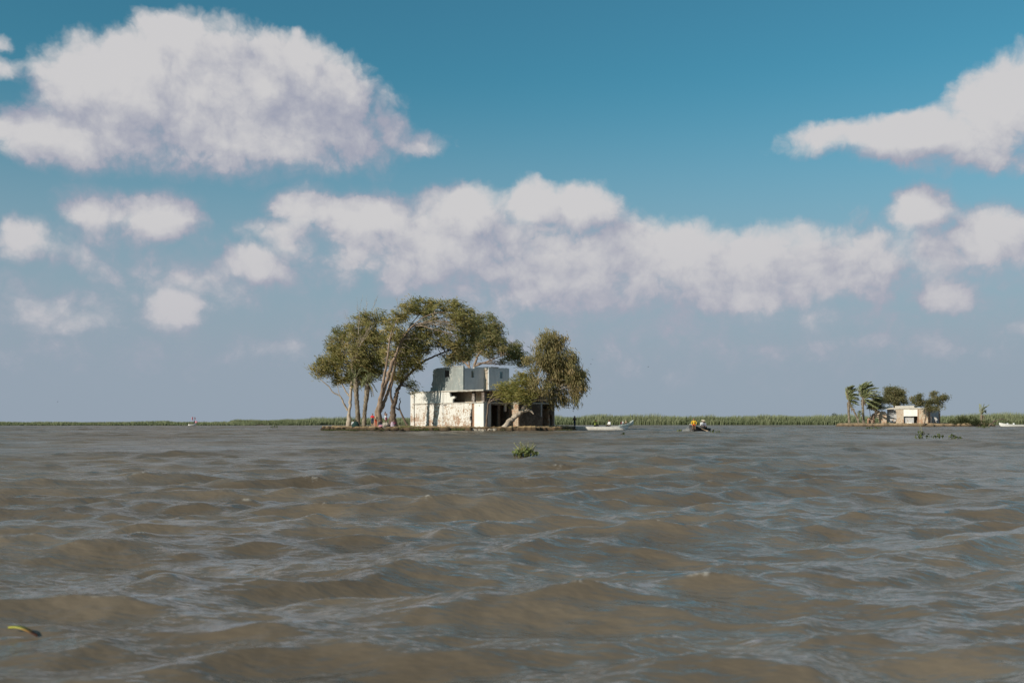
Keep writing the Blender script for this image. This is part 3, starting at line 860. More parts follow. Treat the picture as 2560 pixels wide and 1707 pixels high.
def tree(name, label, cat, D, limbs, crown, leafmat, barkmat, seed, wind=(.75, .05, -.10), droop=.35, dens=3.2, per=46,
         leaf=(.50, .085), twig=.55, bare=(), group=None, base=None, tint_bias=0.0, csize=(.42, .85), twigmat=None):
    rs = np.random.RandomState(seed)
    b0 = limbs[0][0]
    org = at(b0[0], b0[1], D + b0[2])
    if base is not None: org.z = base
    root = empty(name, org)
    tag(root, label, cat, group)
    samples = []
    for k, lb in enumerate(limbs):
        pts = []
        for (px, py, dd, r) in lb:
            p = at(px, py, D + dd); pts.append((p.x, p.y, p.z, r))
        if k == 0 and base is not None:
            pts[0] = (pts[0][0], pts[0][1], base - .25, pts[0][3] * 1.35)
        sp = spline(pts, 6)
        if len(sp) > 4:
            w = rs.normal(0, 1, (len(sp), 3)) * sp[:, 3:4] * .16
            w[:2] = 0
            sp[:, :3] += w
        tb = Tubes(); tb.add(sp, 10 if sp[0, 3] > .1 else 6, .15, rs)
        tb.build('trunk' if k == 0 else 'limb', barkmat, root, org)
        samples.append(sp)
    S = np.concatenate([s[len(s) // 3:] for s in samples])
    # clusters of foliage through the crown's volume
    CC, SS = [], []
    for e in crown:
        px, py, rx, ry = e[:4]; dd = e[4] if len(e) > 4 else 0.0
        k = e[5] if len(e) > 5 else 1.0
        c = at(px, py, D + dd)
        ax, az = rx / FPX * D, ry / FPX * D
        ay = .85 * (ax + az) / 2 + .3
        n = max(3, int(dens * k * math.pi * ax * az))
        d = rs.normal(size=(n, 3)); d /= np.linalg.norm(d, axis=1)[:, None]
        d *= (rs.uniform(0, 1, (n, 1)) ** .42)
        CC.append(np.array(c)[None] + d * np.array([ax, ay, az])[None])
    CC = np.concatenate(CC)
    nC = len(CC)
    wv = np.array(wind)
    # twigs from the limbs to the clusters
    tw = Tubes()
    for i in range(nC):
        if rs.uniform() > twig: continue
        c = CC[i]
        d2 = ((S[:, :3] - c) ** 2).sum(1) + (np.maximum(0, S[:, 2] - c[2] + .3) * 1.5) ** 2
        j = int(np.argmin(d2)); p = S[j, :3]
        L = np.linalg.norm(c - p)
        if L < .25: continue
        r0 = min(S[j, 3] * .6, .026 + .020 * L)
        m1 = p + (c - p) * .35 + rs.normal(0, .09, 3) * L + np.array([0, 0, .10 * L])
        m2 = p + (c - p) * .7 + rs.normal(0, .08, 3) * L + np.array([0, 0, .06 * L])
        end = c + wv * rs.uniform(.1, .5)
        tw.add(spline([(*p, r0), (*m1, r0 * .75), (*m2, r0 * .5), (*end, .008)], 3), 4)
    for (px, py, dd, ex, ey) in bare:      # dead bare twigs
        p = at(px, py, D + dd); q = at(ex, ey, D + dd + rs.uniform(-.5, .5))
        m1 = p.lerp(q, .45) + Vector(rs.normal(0, .14, 3))
        tw.add(spline([(*p, .035), (*m1, .024), (*q, .008)], 4), 4)
        for _ in range(4):
            t = rs.uniform(.35, .95); s = p.lerp(q, t)
            e2 = s + (q - p) * rs.uniform(.12, .35) + Vector((rs.uniform(-.5, .5), rs.uniform(-.3, .3), rs.uniform(-.1, .4)))
            tw.add(spline([(*s, .018), (*(s.lerp(e2, .5) + Vector(rs.normal(0, .05, 3))), .012), (*e2, .005)], 3), 4)
    if tw.n:
        t = tw.build('twigs', twigmat or barkmat, root, org); t['kind'] = 'stuff'
    # leaves
    size = rs.uniform(csize[0], csize[1], nC)
    cnt = rs.poisson(per, nC)
    idx = np.repeat(np.arange(nC), cnt)
    n = len(idx)
    off = rs.normal(size=(n, 3)) * np.array([.56, .46, .42])
    C = CC[idx] + off * size[idx][:, None] + wv[None] * (rs.uniform(-.2, .6, (n, 1)) * size[idx][:, None])
    cd = rs.normal(0, .30, (nC, 3))[idx]
    Dr = wv[None] + cd + rs.normal(0, .30, (n, 3)) + np.array([0, 0, -droop])
    Dr /= np.linalg.norm(Dr, axis=1)[:, None]
    L = leaf[0] * rs.uniform(.55, 1.3, n); Wd = leaf[1] * rs.uniform(.7, 1.4, n)
    tint = rs.normal(.58 + tint_bias, .20, nC)[idx] + rs.normal(0, .15, n)
    leaves('crown', leafmat, root, org, C, Dr, L, Wd, tint, rs)
    return root

GZ = .50
def build_trees():
    tree('gum_tree', 'slim pale-trunked tree with a bare side limb, leftmost on the nearer island', 'tree', 139.0,
         [[(870.5, 1062, 0, .30), (873, 1036, 0, .24), (876, 1000, 0, .20), (878, 965, .1, .18), (881, 930, .2, .15), (886, 885, .3, .11), (892, 835, .3, .05)],
          [(869, 1026, 0, .14), (859, 1008, -.2, .12), (850, 990, -.4, .10), (833, 981, -.6, .085), (821, 965, -.7, .07), (803, 950, -.8, .05), (788, 930, -.9, .03)],
          [(873, 990, .1, .12), (864, 977, .3, .10), (854, 957, .5, .08), (843, 930, .7, .06), (836, 900, .8, .03)],
          [(850, 990, -.4, .05), (845, 972, -.2, .04), (843, 955, 0, .02)],
          [(879, 950, .1, .12), (867, 905, -.4, .09), (858, 865, -.6, .05), (854, 838, -.6, .02)],
          [(882, 925, .2, .12), (902, 880, .5, .09), (914, 835, .7, .06), (921, 795, .8, .03)],
          [(884, 905, .2, .09), (893, 870, -.6, .06), (897, 820, -.9, .04), (899, 780, -.9, .02)]],
         [(797, 922, 19, 20, -.8, 1.5), (812, 905, 14, 26, -.4), (838, 870, 30, 32, -.3), (824, 890, 24, 26, .2), (868, 852, 38, 34, 0), (900, 828, 42, 40, .6),
          (880, 890, 46, 36, -.5), (925, 862, 36, 44, .9), (850, 912, 26, 22, .5), (905, 915, 36, 30, .8, 1.2), (930, 905, 26, 26, 1.2, 1.2),
          (890, 935, 30, 18, 1.3), (836, 950, 10, 10, .6, 1.5), (868, 950, 18, 14, .9), (925, 800, 28, 26, 1.0), (955, 798, 20, 18, 1.6), (845, 832, 14, 12, .2), (945, 850, 24, 40, 1.4), (948, 900, 20, 30, 1.5), (935, 938, 22, 16, 1.4), (905, 955, 14, 10, .6), (880, 965, 12, 8, .4), (862, 930, 20, 20, -.3), (815, 930, 16, 18, -.6, 1.2), (832, 930, 14, 16, .2), (846, 945, 12, 14, .4), (900, 940, 22, 18, .9, 1.2), (925, 930, 16, 16, 1.2)],
         L_GUM, B_PALE, 21, base=GZ, bare=[(892, 835, 0, 893, 758), (897, 825, .2, 904, 745), (900, 830, -.2, 921, 752), (872, 850, 0, 866, 790), (905, 820, .5, 942, 748), (880, 845, 0, 872, 795)] +
         [(885 + 3 * i, 905 - 9 * i, -1.6 - .1 * i, 893 + 8 * i, 850 - 8 * i) for i in range(6)] + [(880, 930, -1.8, 868 + 9 * i, 865 - 3 * i) for i in range(4)])
    tree('gum_tree', 'tall leaning tree with forked brown trunk arching over towards the house', 'tree', 129.5,
         [[(943, 1060, 0, .52), (948, 1023, 0, .36), (954, 990, 0, .30), (966, 955, .1, .26), (978, 914, .2, .22), (992, 882, .2, .19), (1002, 856, .2, .16),
           (1015, 831, .2, .13), (1039, 813, .2, .10), (1070, 805, .3, .08), (1110, 804, .4, .06), (1150, 812, .5, .03)],
          [(951, 1004, -.1, .24), (955, 975, -.4, .20), (959, 950, -.6, .17), (966, 914, -.8, .15), (971, 877, -.9, .12), (974, 853, -.9, .10), (981, 825, -1, .07), (994, 796, -1, .04)],
          [(946, 1034, .3, .26), (957, 1014, .5, .24), (966, 990, .7, .22), (974, 965, .9, .18), (981, 938, 1.1, .15), (988, 905, 1.4, .12), (996, 870, 1.6, .08), (1006, 840, 1.8, .04)],
          [(1008, 843, .2, .10), (1030, 816, -.5, .08), (1056, 795, -.9, .06), (1088, 783, -1.2, .045), (1120, 780, -1.4, .02)],
          [(997, 868, .2, .10), (1020, 832, .8, .08), (1050, 812, 1.2, .065), (1095, 795, 1.5, .05), (1140, 795, 1.6, .03), (1168, 806, 1.7, .015)],
          [(1015, 831, .2, .08), (1036, 800, 1.2, .06), (1060, 778, 1.6, .04), (1085, 766, 1.9, .02)],
          [(974, 853, -.9, .07), (993, 812, -.3, .05), (1004, 785, -.1, .03), (1012, 764, 0, .015)],
          [(1045, 811, .2, .06), (1080, 822, -.4, .05), (1118, 832, -.8, .035), (1150, 846, -1, .015)]],
         [(1005, 785, 26, 24, -.4), (1035, 768, 32, 22, .6), (1072, 764, 40, 22, .8, .9), (1112, 766, 40, 24, .8, 1.1), (1146, 782, 32, 26, .6, 1.1), (1168, 806, 26, 28, .8, 1.1),
          (1085, 790, 44, 18, 1.2, .6), (1130, 808, 40, 22, 1.4, .8), (986, 820, 20, 36, -.2, 1.1), (1000, 860, 26, 36, 1.8, 1.2), (1022, 868, 32, 30, 1.9, 1.1),
          (1050, 850, 32, 26, 1.9, .9), (1090, 838, 34, 18, 1.4, .6), (1130, 846, 34, 20, 1.0, .8), (1012, 905, 28, 28, 2.2, 1.2), (1036, 892, 26, 22, 2.0), (985, 890, 20, 26, 1.9),
          (990, 935, 18, 16, 2.0), (1040, 830, 30, 22, 1.6, 1.0), (1075, 815, 34, 18, 1.8, .9), (965, 840, 16, 30, .6, 1.0), (962, 890, 14, 26, 1.4, 1.0)],
         L_GUM, B_GUM, 33, base=GZ, droop=.28, bare=[(1000, 790, 0, 990, 744), (1040, 815, -1.2, 1110 + 8 * 1, 800)] + [(1045 + 6 * i, 812 - i, -1.4, 1110 + 10 * i, 786 + 9 * i) for i in range(6)], twigmat=B_PALE)
    tree('gum_tree', 'dark-trunked tree with one long limb reaching right above the roof', 'tree', 132.5,
         [[(984.5, 1060, 0, .46), (982.5, 1030, 0, .36), (987, 1005, 0, .31), (992, 985, .1, .27), (999, 966, .2, .22), (1013, 945, .3, .19), (1032, 927, .4, .17),
           (1056, 906, .5, .14), (1082, 892, .6, .12), (1107, 882, .7, .10), (1130, 873, .8, .08), (1165, 860, 1.0, .05), (1195, 850, 1.2, .02)],
          [(984, 1012, -.1, .20), (978, 995, -.3, .16), (977, 975, -.5, .14), (983, 948, -.6, .12), (990, 914, -.7, .08), (1000, 885, -.7, .04)],
          [(996, 973, .2, .12), (1004, 950, .8, .10), (1010, 925, 1.2, .07), (1020, 895, 1.4, .03)],
          [(1045, 915, .4, .07), (1055, 890, -.3, .05), (1075, 868, -.6, .03), (1100, 850, -.8, .015)],
          [(1098, 886, .6, .06), (1125, 892, .2, .045), (1150, 897, 0, .02)]],
         [(1000, 948, 16, 13, .6, 1.2), (1010, 935, 18, 18, .9, 1.2), (1026, 912, 18, 16, 1.0, .9), (1022, 960, 9, 6, -.4, 1.5), (1045, 920, 7, 6, -.3, 1.4), (1030, 975, 9, 5, -.4, 1.4),
          (1065, 872, 30, 16, .8, .8), (1105, 862, 32, 16, .8, .9), (1140, 862, 30, 20, .9, 1.1), (1130, 893, 24, 14, .5, 1.2), (1155, 886, 28, 14, .8, 1.2), (1172, 840, 30, 30, 1.0, 1.1)],
         L_GUM_DARK, B_DARK, 47, base=GZ, droop=.30)
    tree('gum_tree', 'broad tree behind the house, its crown flattened above the upper rooms', 'tree', 141.0,
         [[(1180, 1060, 0, .40), (1183, 990, 0, .33), (1185, 930, 0, .24), (1188, 908, 0, .18), (1198, 885, 0, .13), (1222, 862, 0, .08), (1245, 845, 0, .03)],
          [(1183, 950, 0, .16), (1172, 905, .3, .12), (1180, 875, .4, .09), (1200, 840, .6, .06), (1216, 805, .8, .02)],
          [(1187, 915, 0, .13), (1215, 905, -.5, .10), (1245, 893, -.9, .07), (1275, 885, -1.2, .05), (1305, 890, -1.5, .02)],
          [(1183, 930, 0, .13), (1160, 905, 1, .10), (1140, 895, 1.5, .06), (1118, 890, 1.8, .03)],
          [(1215, 905, -.5, .06), (1240, 908, -1.0, .045), (1268, 912, -1.4, .02)],
          [(1222, 862, 0, .07), (1250, 855, .5, .05), (1280, 865, .8, .02)]],
         [(1130, 900, 22, 14, 1.5, 1.3), (1160, 890, 30, 14, .8, 1.2), (1186, 862, 30, 26, .6, 1.2), (1190, 815, 20, 34, .6, 1.1), (1216, 812, 28, 28, .4, 1.2), (1238, 838, 26, 26, .2, 1.2),
          (1215, 855, 32, 24, 0, 1.3), (1250, 865, 28, 20, -.4, 1.3), (1272, 880, 26, 18, -.8, 1.3), (1295, 890, 24, 18, -1.2, 1.3), (1308, 908, 16, 16, -1.4, 1.3), (1225, 884, 34, 9, -.4, 1.1),
          (1290, 868, 16, 14, -.6, 1.2), (1262, 900, 20, 7, -1.2, .9), (1180, 795, 10, 16, .6), (1215, 792, 16, 10, .3)],
         L_GUM_DARK, B_GUM, 59, base=GZ, droop=.25, bare=[(1190, 908, -.6, 1225 + 9 * i, 905 + 2 * i) for i in range(5)] + [(1225, 902, -1, 1255 + 6 * i, 914 - i) for i in range(3)])
    tree('gum_tree', 'drooping tree on a fallen pale log trunk at the right end of the house', 'tree', 126.2,
         [[(1256, 1068, 0, .34), (1268, 1058, .1, .33), (1284, 1045, .3, .31), (1303, 1029, .5, .28), (1312, 1015, .7, .24), (1325, 1005, .8, .22), (1340, 998, .9, .20), (1350, 987, 1.0, .16),
           (1360, 974, 1.1, .13), (1367, 955, 1.2, .10), (1370, 925, 1.3, .07), (1372, 890, 1.4, .03)],
          [(1303, 1029, .5, .25), (1313, 1026, .4, .22), (1321, 1024, .3, .20)],
          [(1321, 1024, .35, .16), (1329, 1028, .2, .13), (1334, 1035, .1, .05)],
          [(1338, 999, .9, .16), (1350, 999, .7, .15), (1363, 1001, .5, .13)],
          [(1357, 978, 1.1, .09), (1370, 980, 1.0, .07), (1382, 981, .9, .05)],
          [(1341, 997, .9, .08), (1322, 978, .3, .07), (1340, 955, .2, .06), (1356, 940, .3, .05), (1370, 922, .4, .02)],
          [(1366, 958, 1.2, .08), (1385, 935, 1.4, .06), (1405, 918, 1.6, .04), (1425, 915, 1.7, .02)],
          [(1368, 968, 1.2, .09), (1372, 955, 1.0, .08), (1376, 930, .8, .05)],
          [(1340, 955, .2, .05), (1352, 925, -.2, .035), (1355, 900, -.3, .015)]],
         [(1366, 850, 30, 20, 1.0, 1.1), (1395, 852, 20, 16, 1.2, 1.1), (1380, 880, 44, 24, 1.2, 1.2), (1350, 905, 24, 22, .6, 1.0), (1392, 915, 46, 28, 1.3, 1.3), (1425, 905, 24, 26, 1.6, 1.2),
          (1412, 945, 36, 26, 1.6, 1.4), (1438, 950, 22, 36, 1.8, 1.4), (1456, 946, 12, 16, 1.8, 1.2), (1385, 955, 26, 20, 1.4, 1.1), (1398, 985, 18, 22, 1.5, 1.2), (1412, 1000, 12, 14, 1.5, 1.2),
          (1438, 994, 13, 20, 1.8, 1.3), (1450, 970, 12, 16, 1.8, 1.2), (1388, 1004, 8, 12, 1.4, 1.2), (1340, 930, 14, 14, .4, .8), (1325, 905, 14, 16, .4, .9), (1336, 952, 16, 18, .2, 1.1), (1330, 974, 18, 14, -.2, 1.1), (1352, 984, 14, 10, -.4, 1.1), (1366, 965, 16, 18, .4, 1.1), (1376, 992, 12, 14, .8, 1.1)],
         L_GUM_OCHRE, B_PALE, 71, base=.10, wind=(.30, .05, -.25), droop=.85, dens=4.6)
    tree('gum_tree', 'thin young tree with lime-tipped leaves blown across the front of the house', 'tree', 126.0,
         [[(1215, 1069, 0, .15), (1217, 1045, 0, .12), (1219, 1028, 0, .11), (1221, 1008, 0, .10), (1228, 994, .1, .08), (1238, 978, .2, .06), (1252, 964, .3, .03)],
          [(1221, 1010, 0, .07), (1230, 1000, -.3, .06), (1242, 992, -.5, .05), (1262, 984, -.6, .03), (1290, 980, -.6, .015)],
          [(1224, 1003, 0, .06), (1236, 988, .4, .05), (1258, 972, .6, .04), (1290, 955, .8, .02)],
          [(1222, 1006, 0, .06), (1238, 999, -.6, .045), (1270, 994, -.9, .03), (1300, 992, -1, .015)]],
         [(1250, 967, 15, 12, .2, 1.5), (1262, 980, 20, 13, -.2, 1.4), (1282, 982, 26, 16, -.4, 1.4), (1295, 955, 22, 22, .6, 1.3), (1276, 965, 20, 14, .4, 1.3), (1304, 985, 18, 14, -.6, 1.3), (1312, 938, 12, 14, .8, 1.2),
          (1248, 988, 12, 8, -.4, 1.2), (1290, 998, 16, 8, -.6, 1.3), (1310, 1003, 14, 8, -.4, 1.2), (1268, 1000, 14, 7, -.5, 1.2), (1325, 985, 12, 14, 0, 1.1)],
         L_GUM_LIME, B_DARK, 83, base=.10, wind=(.95, .0, .05), droop=.12)
    # bare snag
    s = empty('dead_snag', at(1017, 1063, 131)); s.location.z = GZ
    tag(s, 'crooked bare dead stem leaning left of the house corner', 'dead tree')
    for nm, P in (('trunk', [(1020, 1066, 0, .20), (1012, 1052, 0, .15), (1005, 1037, 0, .13), (999, 1022, 0, .11), (998, 1012, 0, .08), (1001, 1004, 0, .07), (999, 998, 0, .06), (1002, 995, 0, .03)]),
                  ('limb', [(1001, 1026, 0, .12), (994, 1022, -.1, .10), (988, 1018, -.2, .07)])):
        t = Tubes(); t.add(spline([(*at(a, b, 131 + d), r) for a, b, d, r in P], 5), 8)
        t.build(nm, B_DARK, s, s.location)
build_trees()

# ---------------------------------------------------------------- palms
def palm(name, label, D, trunk, fronds, seed, base, nleaf=26, leaf_len=.55, skirt=0, stubs=0, leafmat=None, thin=.05, group=None, deadmat=None, wleaf=.06):
    rs = np.random.RandomState(seed)
    b = trunk[0]
    org = at(b[0], b[1], D); org.z = base
    root = empty(name, org)
    tag(root, label, 'palm tree', group)
    pts = [(*at(px, py, D + dd), r) for px, py, dd, r in trunk]
    pts[0] = (pts[0][0], pts[0][1], base - .2, pts[0][3])
    sp = spline(pts, 6)
    tb = Tubes(); tb.add(sp, 10, .13, rs); tb.build('trunk', B_PALM, root, org)
    # stubs of cut leaf bases
    if stubs:
        V, Fc = [], []
        for i in range(stubs):
            t = rs.uniform(.08, 1.0); j = t * (len(sp) - 1); k = int(j); fr = j - k
            p = sp[k] * (1 - fr) + sp[min(k + 1, len(sp) - 1)] * fr
            a = rs.uniform(0, 6.283); d = np.array([math.cos(a), math.sin(a), 0])
            s = np.array([-d[1], d[0], 0]); up = np.array([0, 0, 1])
            q = p[:3] + d * p[3] * .9; L = rs.uniform(.10, .24); w = rs.uniform(.05, .10)
            tip = q + d * L * .6 + up * L
            n0 = len(V)
            V += [q + s * w - org, q - s * w - org, q + up * .10 + d * .02 - org, tip - org]
            Fc += [(n0, n0 + 1, n0 + 3), (n0 + 1, n0 + 2, n0 + 3), (n0 + 2, n0, n0 + 3)]
        mesh_obj('leaf_bases', [tuple(v) for v in V], Fc, B_PALM, root)['kind'] = 'stuff'
    top = sp[-1, :3]
    def frond(P, mat, nm, nl, ll):
        path = spline([(*p, r) for p, r in zip(P, np.linspace(thin, .012, len(P)))], 6)
        n = nl * 2
        t = np.repeat(np.linspace(.12, 1.0, nl), 2)
        j = t * (len(path) - 1); k = np.minimum(j.astype(int), len(path) - 2); fr = (j - k)[:, None]
        p = path[k, :3] * (1 - fr) + path[k + 1, :3] * fr
        T = path[k + 1, :3] - path[k, :3]; T /= np.linalg.norm(T, axis=1)[:, None]
        side = np.tile([1.0, -1.0], nl)[:, None]
        A = np.cross(T, np.array([.1, .2, 1.0])); A /= np.linalg.norm(A, axis=1)[:, None] + 1e-6
        Dv = T * .95 + A * side * .75 + rs.normal(0, .12, (n, 3)) + np.array([.30, 0, -.12])
        Dv /= np.linalg.norm(Dv, axis=1)[:, None]
        L = ll * (1.05 - .55 * np.abs(t - .45) * 1.6) * rs.uniform(.85, 1.15, n)
        o = leaves(nm, mat, root, org, p + Dv * (L * .5)[:, None], Dv, L, np.full(n, wleaf), rs.normal(.5, .13) + rs.normal(0, .12, n), rs)
        # midrib
        tbm = Tubes(); tbm.add(path[:, :4], 4)
        r = tbm.build('midrib', B_PALM if mat is not L_DEADPALM else B_PALM, o, org)
        return o
    for P in fronds:
        pts = [top]
        for (px, py, dd) in P:
            q = at(px, py, D + trunk[-1][2] + dd); pts.append(np.array(q))
        frond(pts, leafmat or L_PALM, 'frond', nleaf, leaf_len)
    for i in range(skirt):
        a = rs.uniform(0, 6.283); d = np.array([math.cos(a) + .25, math.sin(a), 0.0])
        l = rs.uniform(.5, 1.0)
        frond([top - np.array([0, 0, rs.uniform(.1, .7)]), top + d * .45 * l + np.array([0, 0, -.35]), top + d * .6 * l + np.array([.1, 0, -.6 - l])], L_DEADPALM, 'dead_frond', 12, .35)
    return root
def near_fronds(x, y, seed, n=12, s=1.0):
    rs = random.Random(seed); out = []
    for i in range(n):
        a = R(25 + 290 * i / n + rs.uniform(-8, 8)); d = rs.uniform(-1.4, 1.4)
        L = 42 * s * rs.uniform(.75, 1.1)
        ex, ey = x + math.cos(a) * L * .75 + 14 * s, y - math.sin(a) * L * .55 - 12 * s
        out.append([((x + ex) / 2 - 2, (y + ey) / 2 - 9 * s, d * .5), (ex, ey + 8 * s, d)])
    return out
palm('date_palm', 'rough straight palm trunk, left one of the pair among the left trees', 137.5,
     [(896, 1060, 0, .34), (894, 1030, 0, .31), (892, 1000, 0, .30), (890, 965, 0, .34), (889, 945, 0, .30)], near_fronds(889, 943, 3, 11, .9), 5, GZ, skirt=5, stubs=170)
palm('date_palm', 'rough leaning palm trunk, right one of the pair among the left trees', 136.8,
     [(909.5, 1064, 0, .30), (911.5, 1035, 0, .27), (914, 1010, 0, .28), (917.5, 982, 0, .36), (919, 962, 0, .34)], near_fronds(919, 960, 8, 11, .9), 6, GZ, skirt=6, stubs=170)

# ---------------------------------------------------------------- reed beds on the far shore
def reeds(name, label, px0, px1, D0, D1, h_fn, n, seed, wid=.30):
    rs = np.random.RandomState(seed)
    D = D0 + (D1 - D0) * rs.uniform(0, 1, n) ** 1.6
    px = rs.uniform(px0, px1, n)
    X = (px - 1280) / FPX * D
    nz = np.array([mnoise.fractal(Vector((x * .06, d * .05, seed)), 1.0, 2.0, 4) for x, d in zip(X, D)])
    h = np.array([h_fn(p) for p in px]) * (1 + .42 * nz) * rs.uniform(.70, 1.08, n)
    edge = np.clip((D - D0) / ((D1 - D0) * .12), 0, 1)
    h *= .45 + .55 * edge
    lean = rs.uniform(.05, .45, n) * h * .5
    w = wid * rs.uniform(.6, 1.4, n)
    a = rs.uniform(0, math.pi, n)
    dx, dy = np.cos(a) * w / 2, np.sin(a) * w / 2
    b0 = np.stack([X - dx, D - dy, np.full(n, -.1)], -1); b1 = np.stack([X + dx, D + dy, np.full(n, -.1)], -1)
    m1 = np.stack([X + lean * .3 + dx * .8, D + dy * .8, h * .6], -1); m0 = np.stack([X + lean * .3 - dx * .8, D - dy * .8, h * .6], -1)
    t1 = np.stack([X + lean + dx * .15, D + dy * .1, h], -1); t0 = np.stack([X + lean - dx * .15, D - dy * .1, h], -1)
    V = np.stack([b0, b1, m1, m0, t1, t0], 1).reshape(-1, 3)
    i = np.arange(n)[:, None] * 6
    Q = np.concatenate([i + np.array([[0, 1, 2, 3]]), i + np.array([[3, 2, 4, 5]])])
    o = np_mesh(name, V, Q, L_REED)
    at_ = o.data.attributes.new('tint', 'FLOAT', 'POINT')
    tint = np.clip(rs.normal(.52, .10, n) + nz * .30, 0, 1)
    tt = np.repeat(tint, 6).reshape(-1, 6) + np.array([-.2, -.2, 0, 0, .15, .15])
    at_.data.foreach_set('value', np.clip(tt, 0, 1).astype(np.float32).ravel())
    tag(o, label, 'reeds', kind='stuff')
    return o
def lerp_table(T):
    xs = [t[0] for t in T]; ys = [t[1] for t in T]
    return lambda p: float(np.interp(p, xs, ys))
reeds('reed_bed', 'tall green reeds along the far shore behind both islands', 1240, 2700, 445, 480,
      lerp_table([(1240, 3.0), (1400, 4.1), (1560, 4.2), (1700, 3.8), (1900, 4.1), (2050, 3.9), (2110, 4.1), (2350, 4.1), (2480, 4.6), (2700, 4.8)]), 56000, 5, .20)
reeds('reed_bed', 'reeds seen between the left tree trunks', 740, 1300, 430, 470, lerp_table([(740, 2.4), (790, 2.9), (900, 3.2), (1100, 3.3), (1300, 3.2)]), 20000, 6, .20)
reeds('reed_bed', 'low reeds on the distant shore left of the trees', 574, 800, 405, 430, lerp_table([(574, 1.5), (590, 2.1), (680, 2.2), (800, 2.4)]), 10000, 7, .20)
reeds('reed_bed', 'thin line of distant reeds at the far left', -120, 640, 385, 425, lerp_table([(-120, 1.4), (300, 1.35), (380, 1.8), (412, 1.9), (440, 1.45), (640, 1.5)]), 22000, 8, .20)
for (p0, p1, d0, d1, nm) in ((1230, 2720, 446, 520, 'shore behind both islands'), (730, 1240, 432, 500, 'shore behind the left trees'), (560, 800, 407, 470, 'shore left of the trees'), (-160, 660, 387, 460, 'shore at the far left')):
    V = []; n = 60
    for j, (dd, z) in enumerate(((d0, -.3), (d0 + 4, .25), (d1, .3), (d1 + 8, -.3))):
        for i in range(n + 1):
            p = p0 + (p1 - p0) * i / n
            V.append((colx(p, dd), dd + 3 * mnoise.noise(Vector((p * .02, j, 0))), z))
    Fq = [(j * (n + 1) + i, j * (n + 1) + i + 1, (j + 1) * (n + 1) + i + 1, (j + 1) * (n + 1) + i) for j in range(3) for i in range(n)]
    tag(mesh_obj('shore_ground', V, Fq, M_EARTH2), 'muddy ' + nm, kind='structure')

# ---------------------------------------------------------------- grass and weeds on the bank
def tufts(name, label, spots, mat, seed, h=(.15, .4), n=26, w=.035, spread=.3, z=.30):
    rs = np.random.RandomState(seed)
    Cs, Ds, Ls, Ws, Ts = [], [], [], [], []
    for (x, y, s) in spots:
        m = int(n * s) + 3
        p = np.column_stack([x + rs.normal(0, spread * s, m), y + rs.normal(0, spread * s * .7, m), np.full(m, z)])
        L = rs.uniform(h[0], h[1], m) * (.6 + .5 * s)
        d = np.column_stack([rs.normal(.30, .35, m), rs.normal(0, .35, m), np.ones(m)]); d /= np.linalg.norm(d, axis=1)[:, None]
        Cs.append(p + d * (L * .45)[:, None]); Ds.append(d); Ls.append(L); Ws.append(np.full(m, w) * rs.uniform(.7, 1.5, m)); Ts.append(rs.normal(.5, .2, m))
    o = leaves(name, mat, None, (0, 0, 0), np.concatenate(Cs), np.concatenate(Ds), np.concatenate(Ls), np.concatenate(Ws), np.concatenate(Ts), rs)
    tag(o, label, 'grass', kind='stuff')
    return o
rg = random.Random(77)
def spots(px0, px1, D0, D1, n, s0=.6, s1=1.3):
    return [(colx(rg.uniform(px0, px1), 126), rg.uniform(D0, D1), rg.uniform(s0, s1)) for _ in range(n)]
tufts('bank_weeds', 'low green weeds along the foot of the white wall', spots(1040, 1172, 125.3, 126.3, 95), L_HYA, 3, h=(.16, .36), w=.06, z=.12)
tufts('bank_weeds', 'green tufts under the fallen log', spots(1245, 1262, 124.9, 125.6, 12), L_HYA, 4, h=(.14, .3), w=.05, z=.12)
tufts('dry_grass', 'dry tawny weeds at the left corner of the house', spots(1000, 1022, 126.0, 127.6, 14) + spots(1035, 1048, 126.4, 127.4, 7), L_GRASS, 5, h=(.3, .62), w=.035, z=.28)
tufts('dry_grass', 'sparse dry grass on the top of the left bank', spots(820, 1000, 127.2, 133, 60, .4, .9), L_GRASS, 6, h=(.08, .2), w=.03, z=.36)
tufts('dry_grass', 'dark water weed along the right tip of the bank', spots(1375, 1432, 127.2, 129.6, 26, .4, .9), L_BUSH, 7, h=(.1, .25), w=.05, z=.10)
tufts('dry_grass', 'matted roots hanging along the eroded left bank', spots(808, 990, 125.9, 127.0, 90, .5, 1.1), L_BUSH, 8, h=(.1, .28), w=.05, z=.06, spread=.35)
RUB = [(1183, 125.4, .30, .20), (1190, 125.0, .26, .15), (1199, 125.2, .40, .18), (1207, 124.9, .24, .14), (1213, 125.3, .36, .22), (1224, 125.0, .30, .17), (1231, 125.5, .22, .15), (1238, 125.2, .34, .24), (1028, 126.2, .22, .2), (1022, 126.0, .16, .14)]
for i, (px, D, a, hh) in enumerate(RUB):
    o = rock('rubble_stone', (colx(px, D), D, .16), (a, a * .7, hh), M_ROCK, i + 1)
    tag(o, 'lump of broken masonry at the water edge below the house', 'stone', 'rubble at the foot of the house')
lump_spots = [(812, 130.2, .55, .34), (822, 129.2, .5, .36), (833, 128.2, .45, .28), (846, 127.6, .35, .24)]
bank_spots = [(857, 127.0, .42, .20), (871, 126.7, .30, .17), (884, 126.5, .50, .22), (899, 126.3, .34, .16), (915, 126.2, .46, .20), (933, 126.0, .30, .18), (950, 125.9, .40, .20), (968, 125.7, .48, .18), (986, 125.6, .34, .20), (1003, 125.5, .42, .16)]
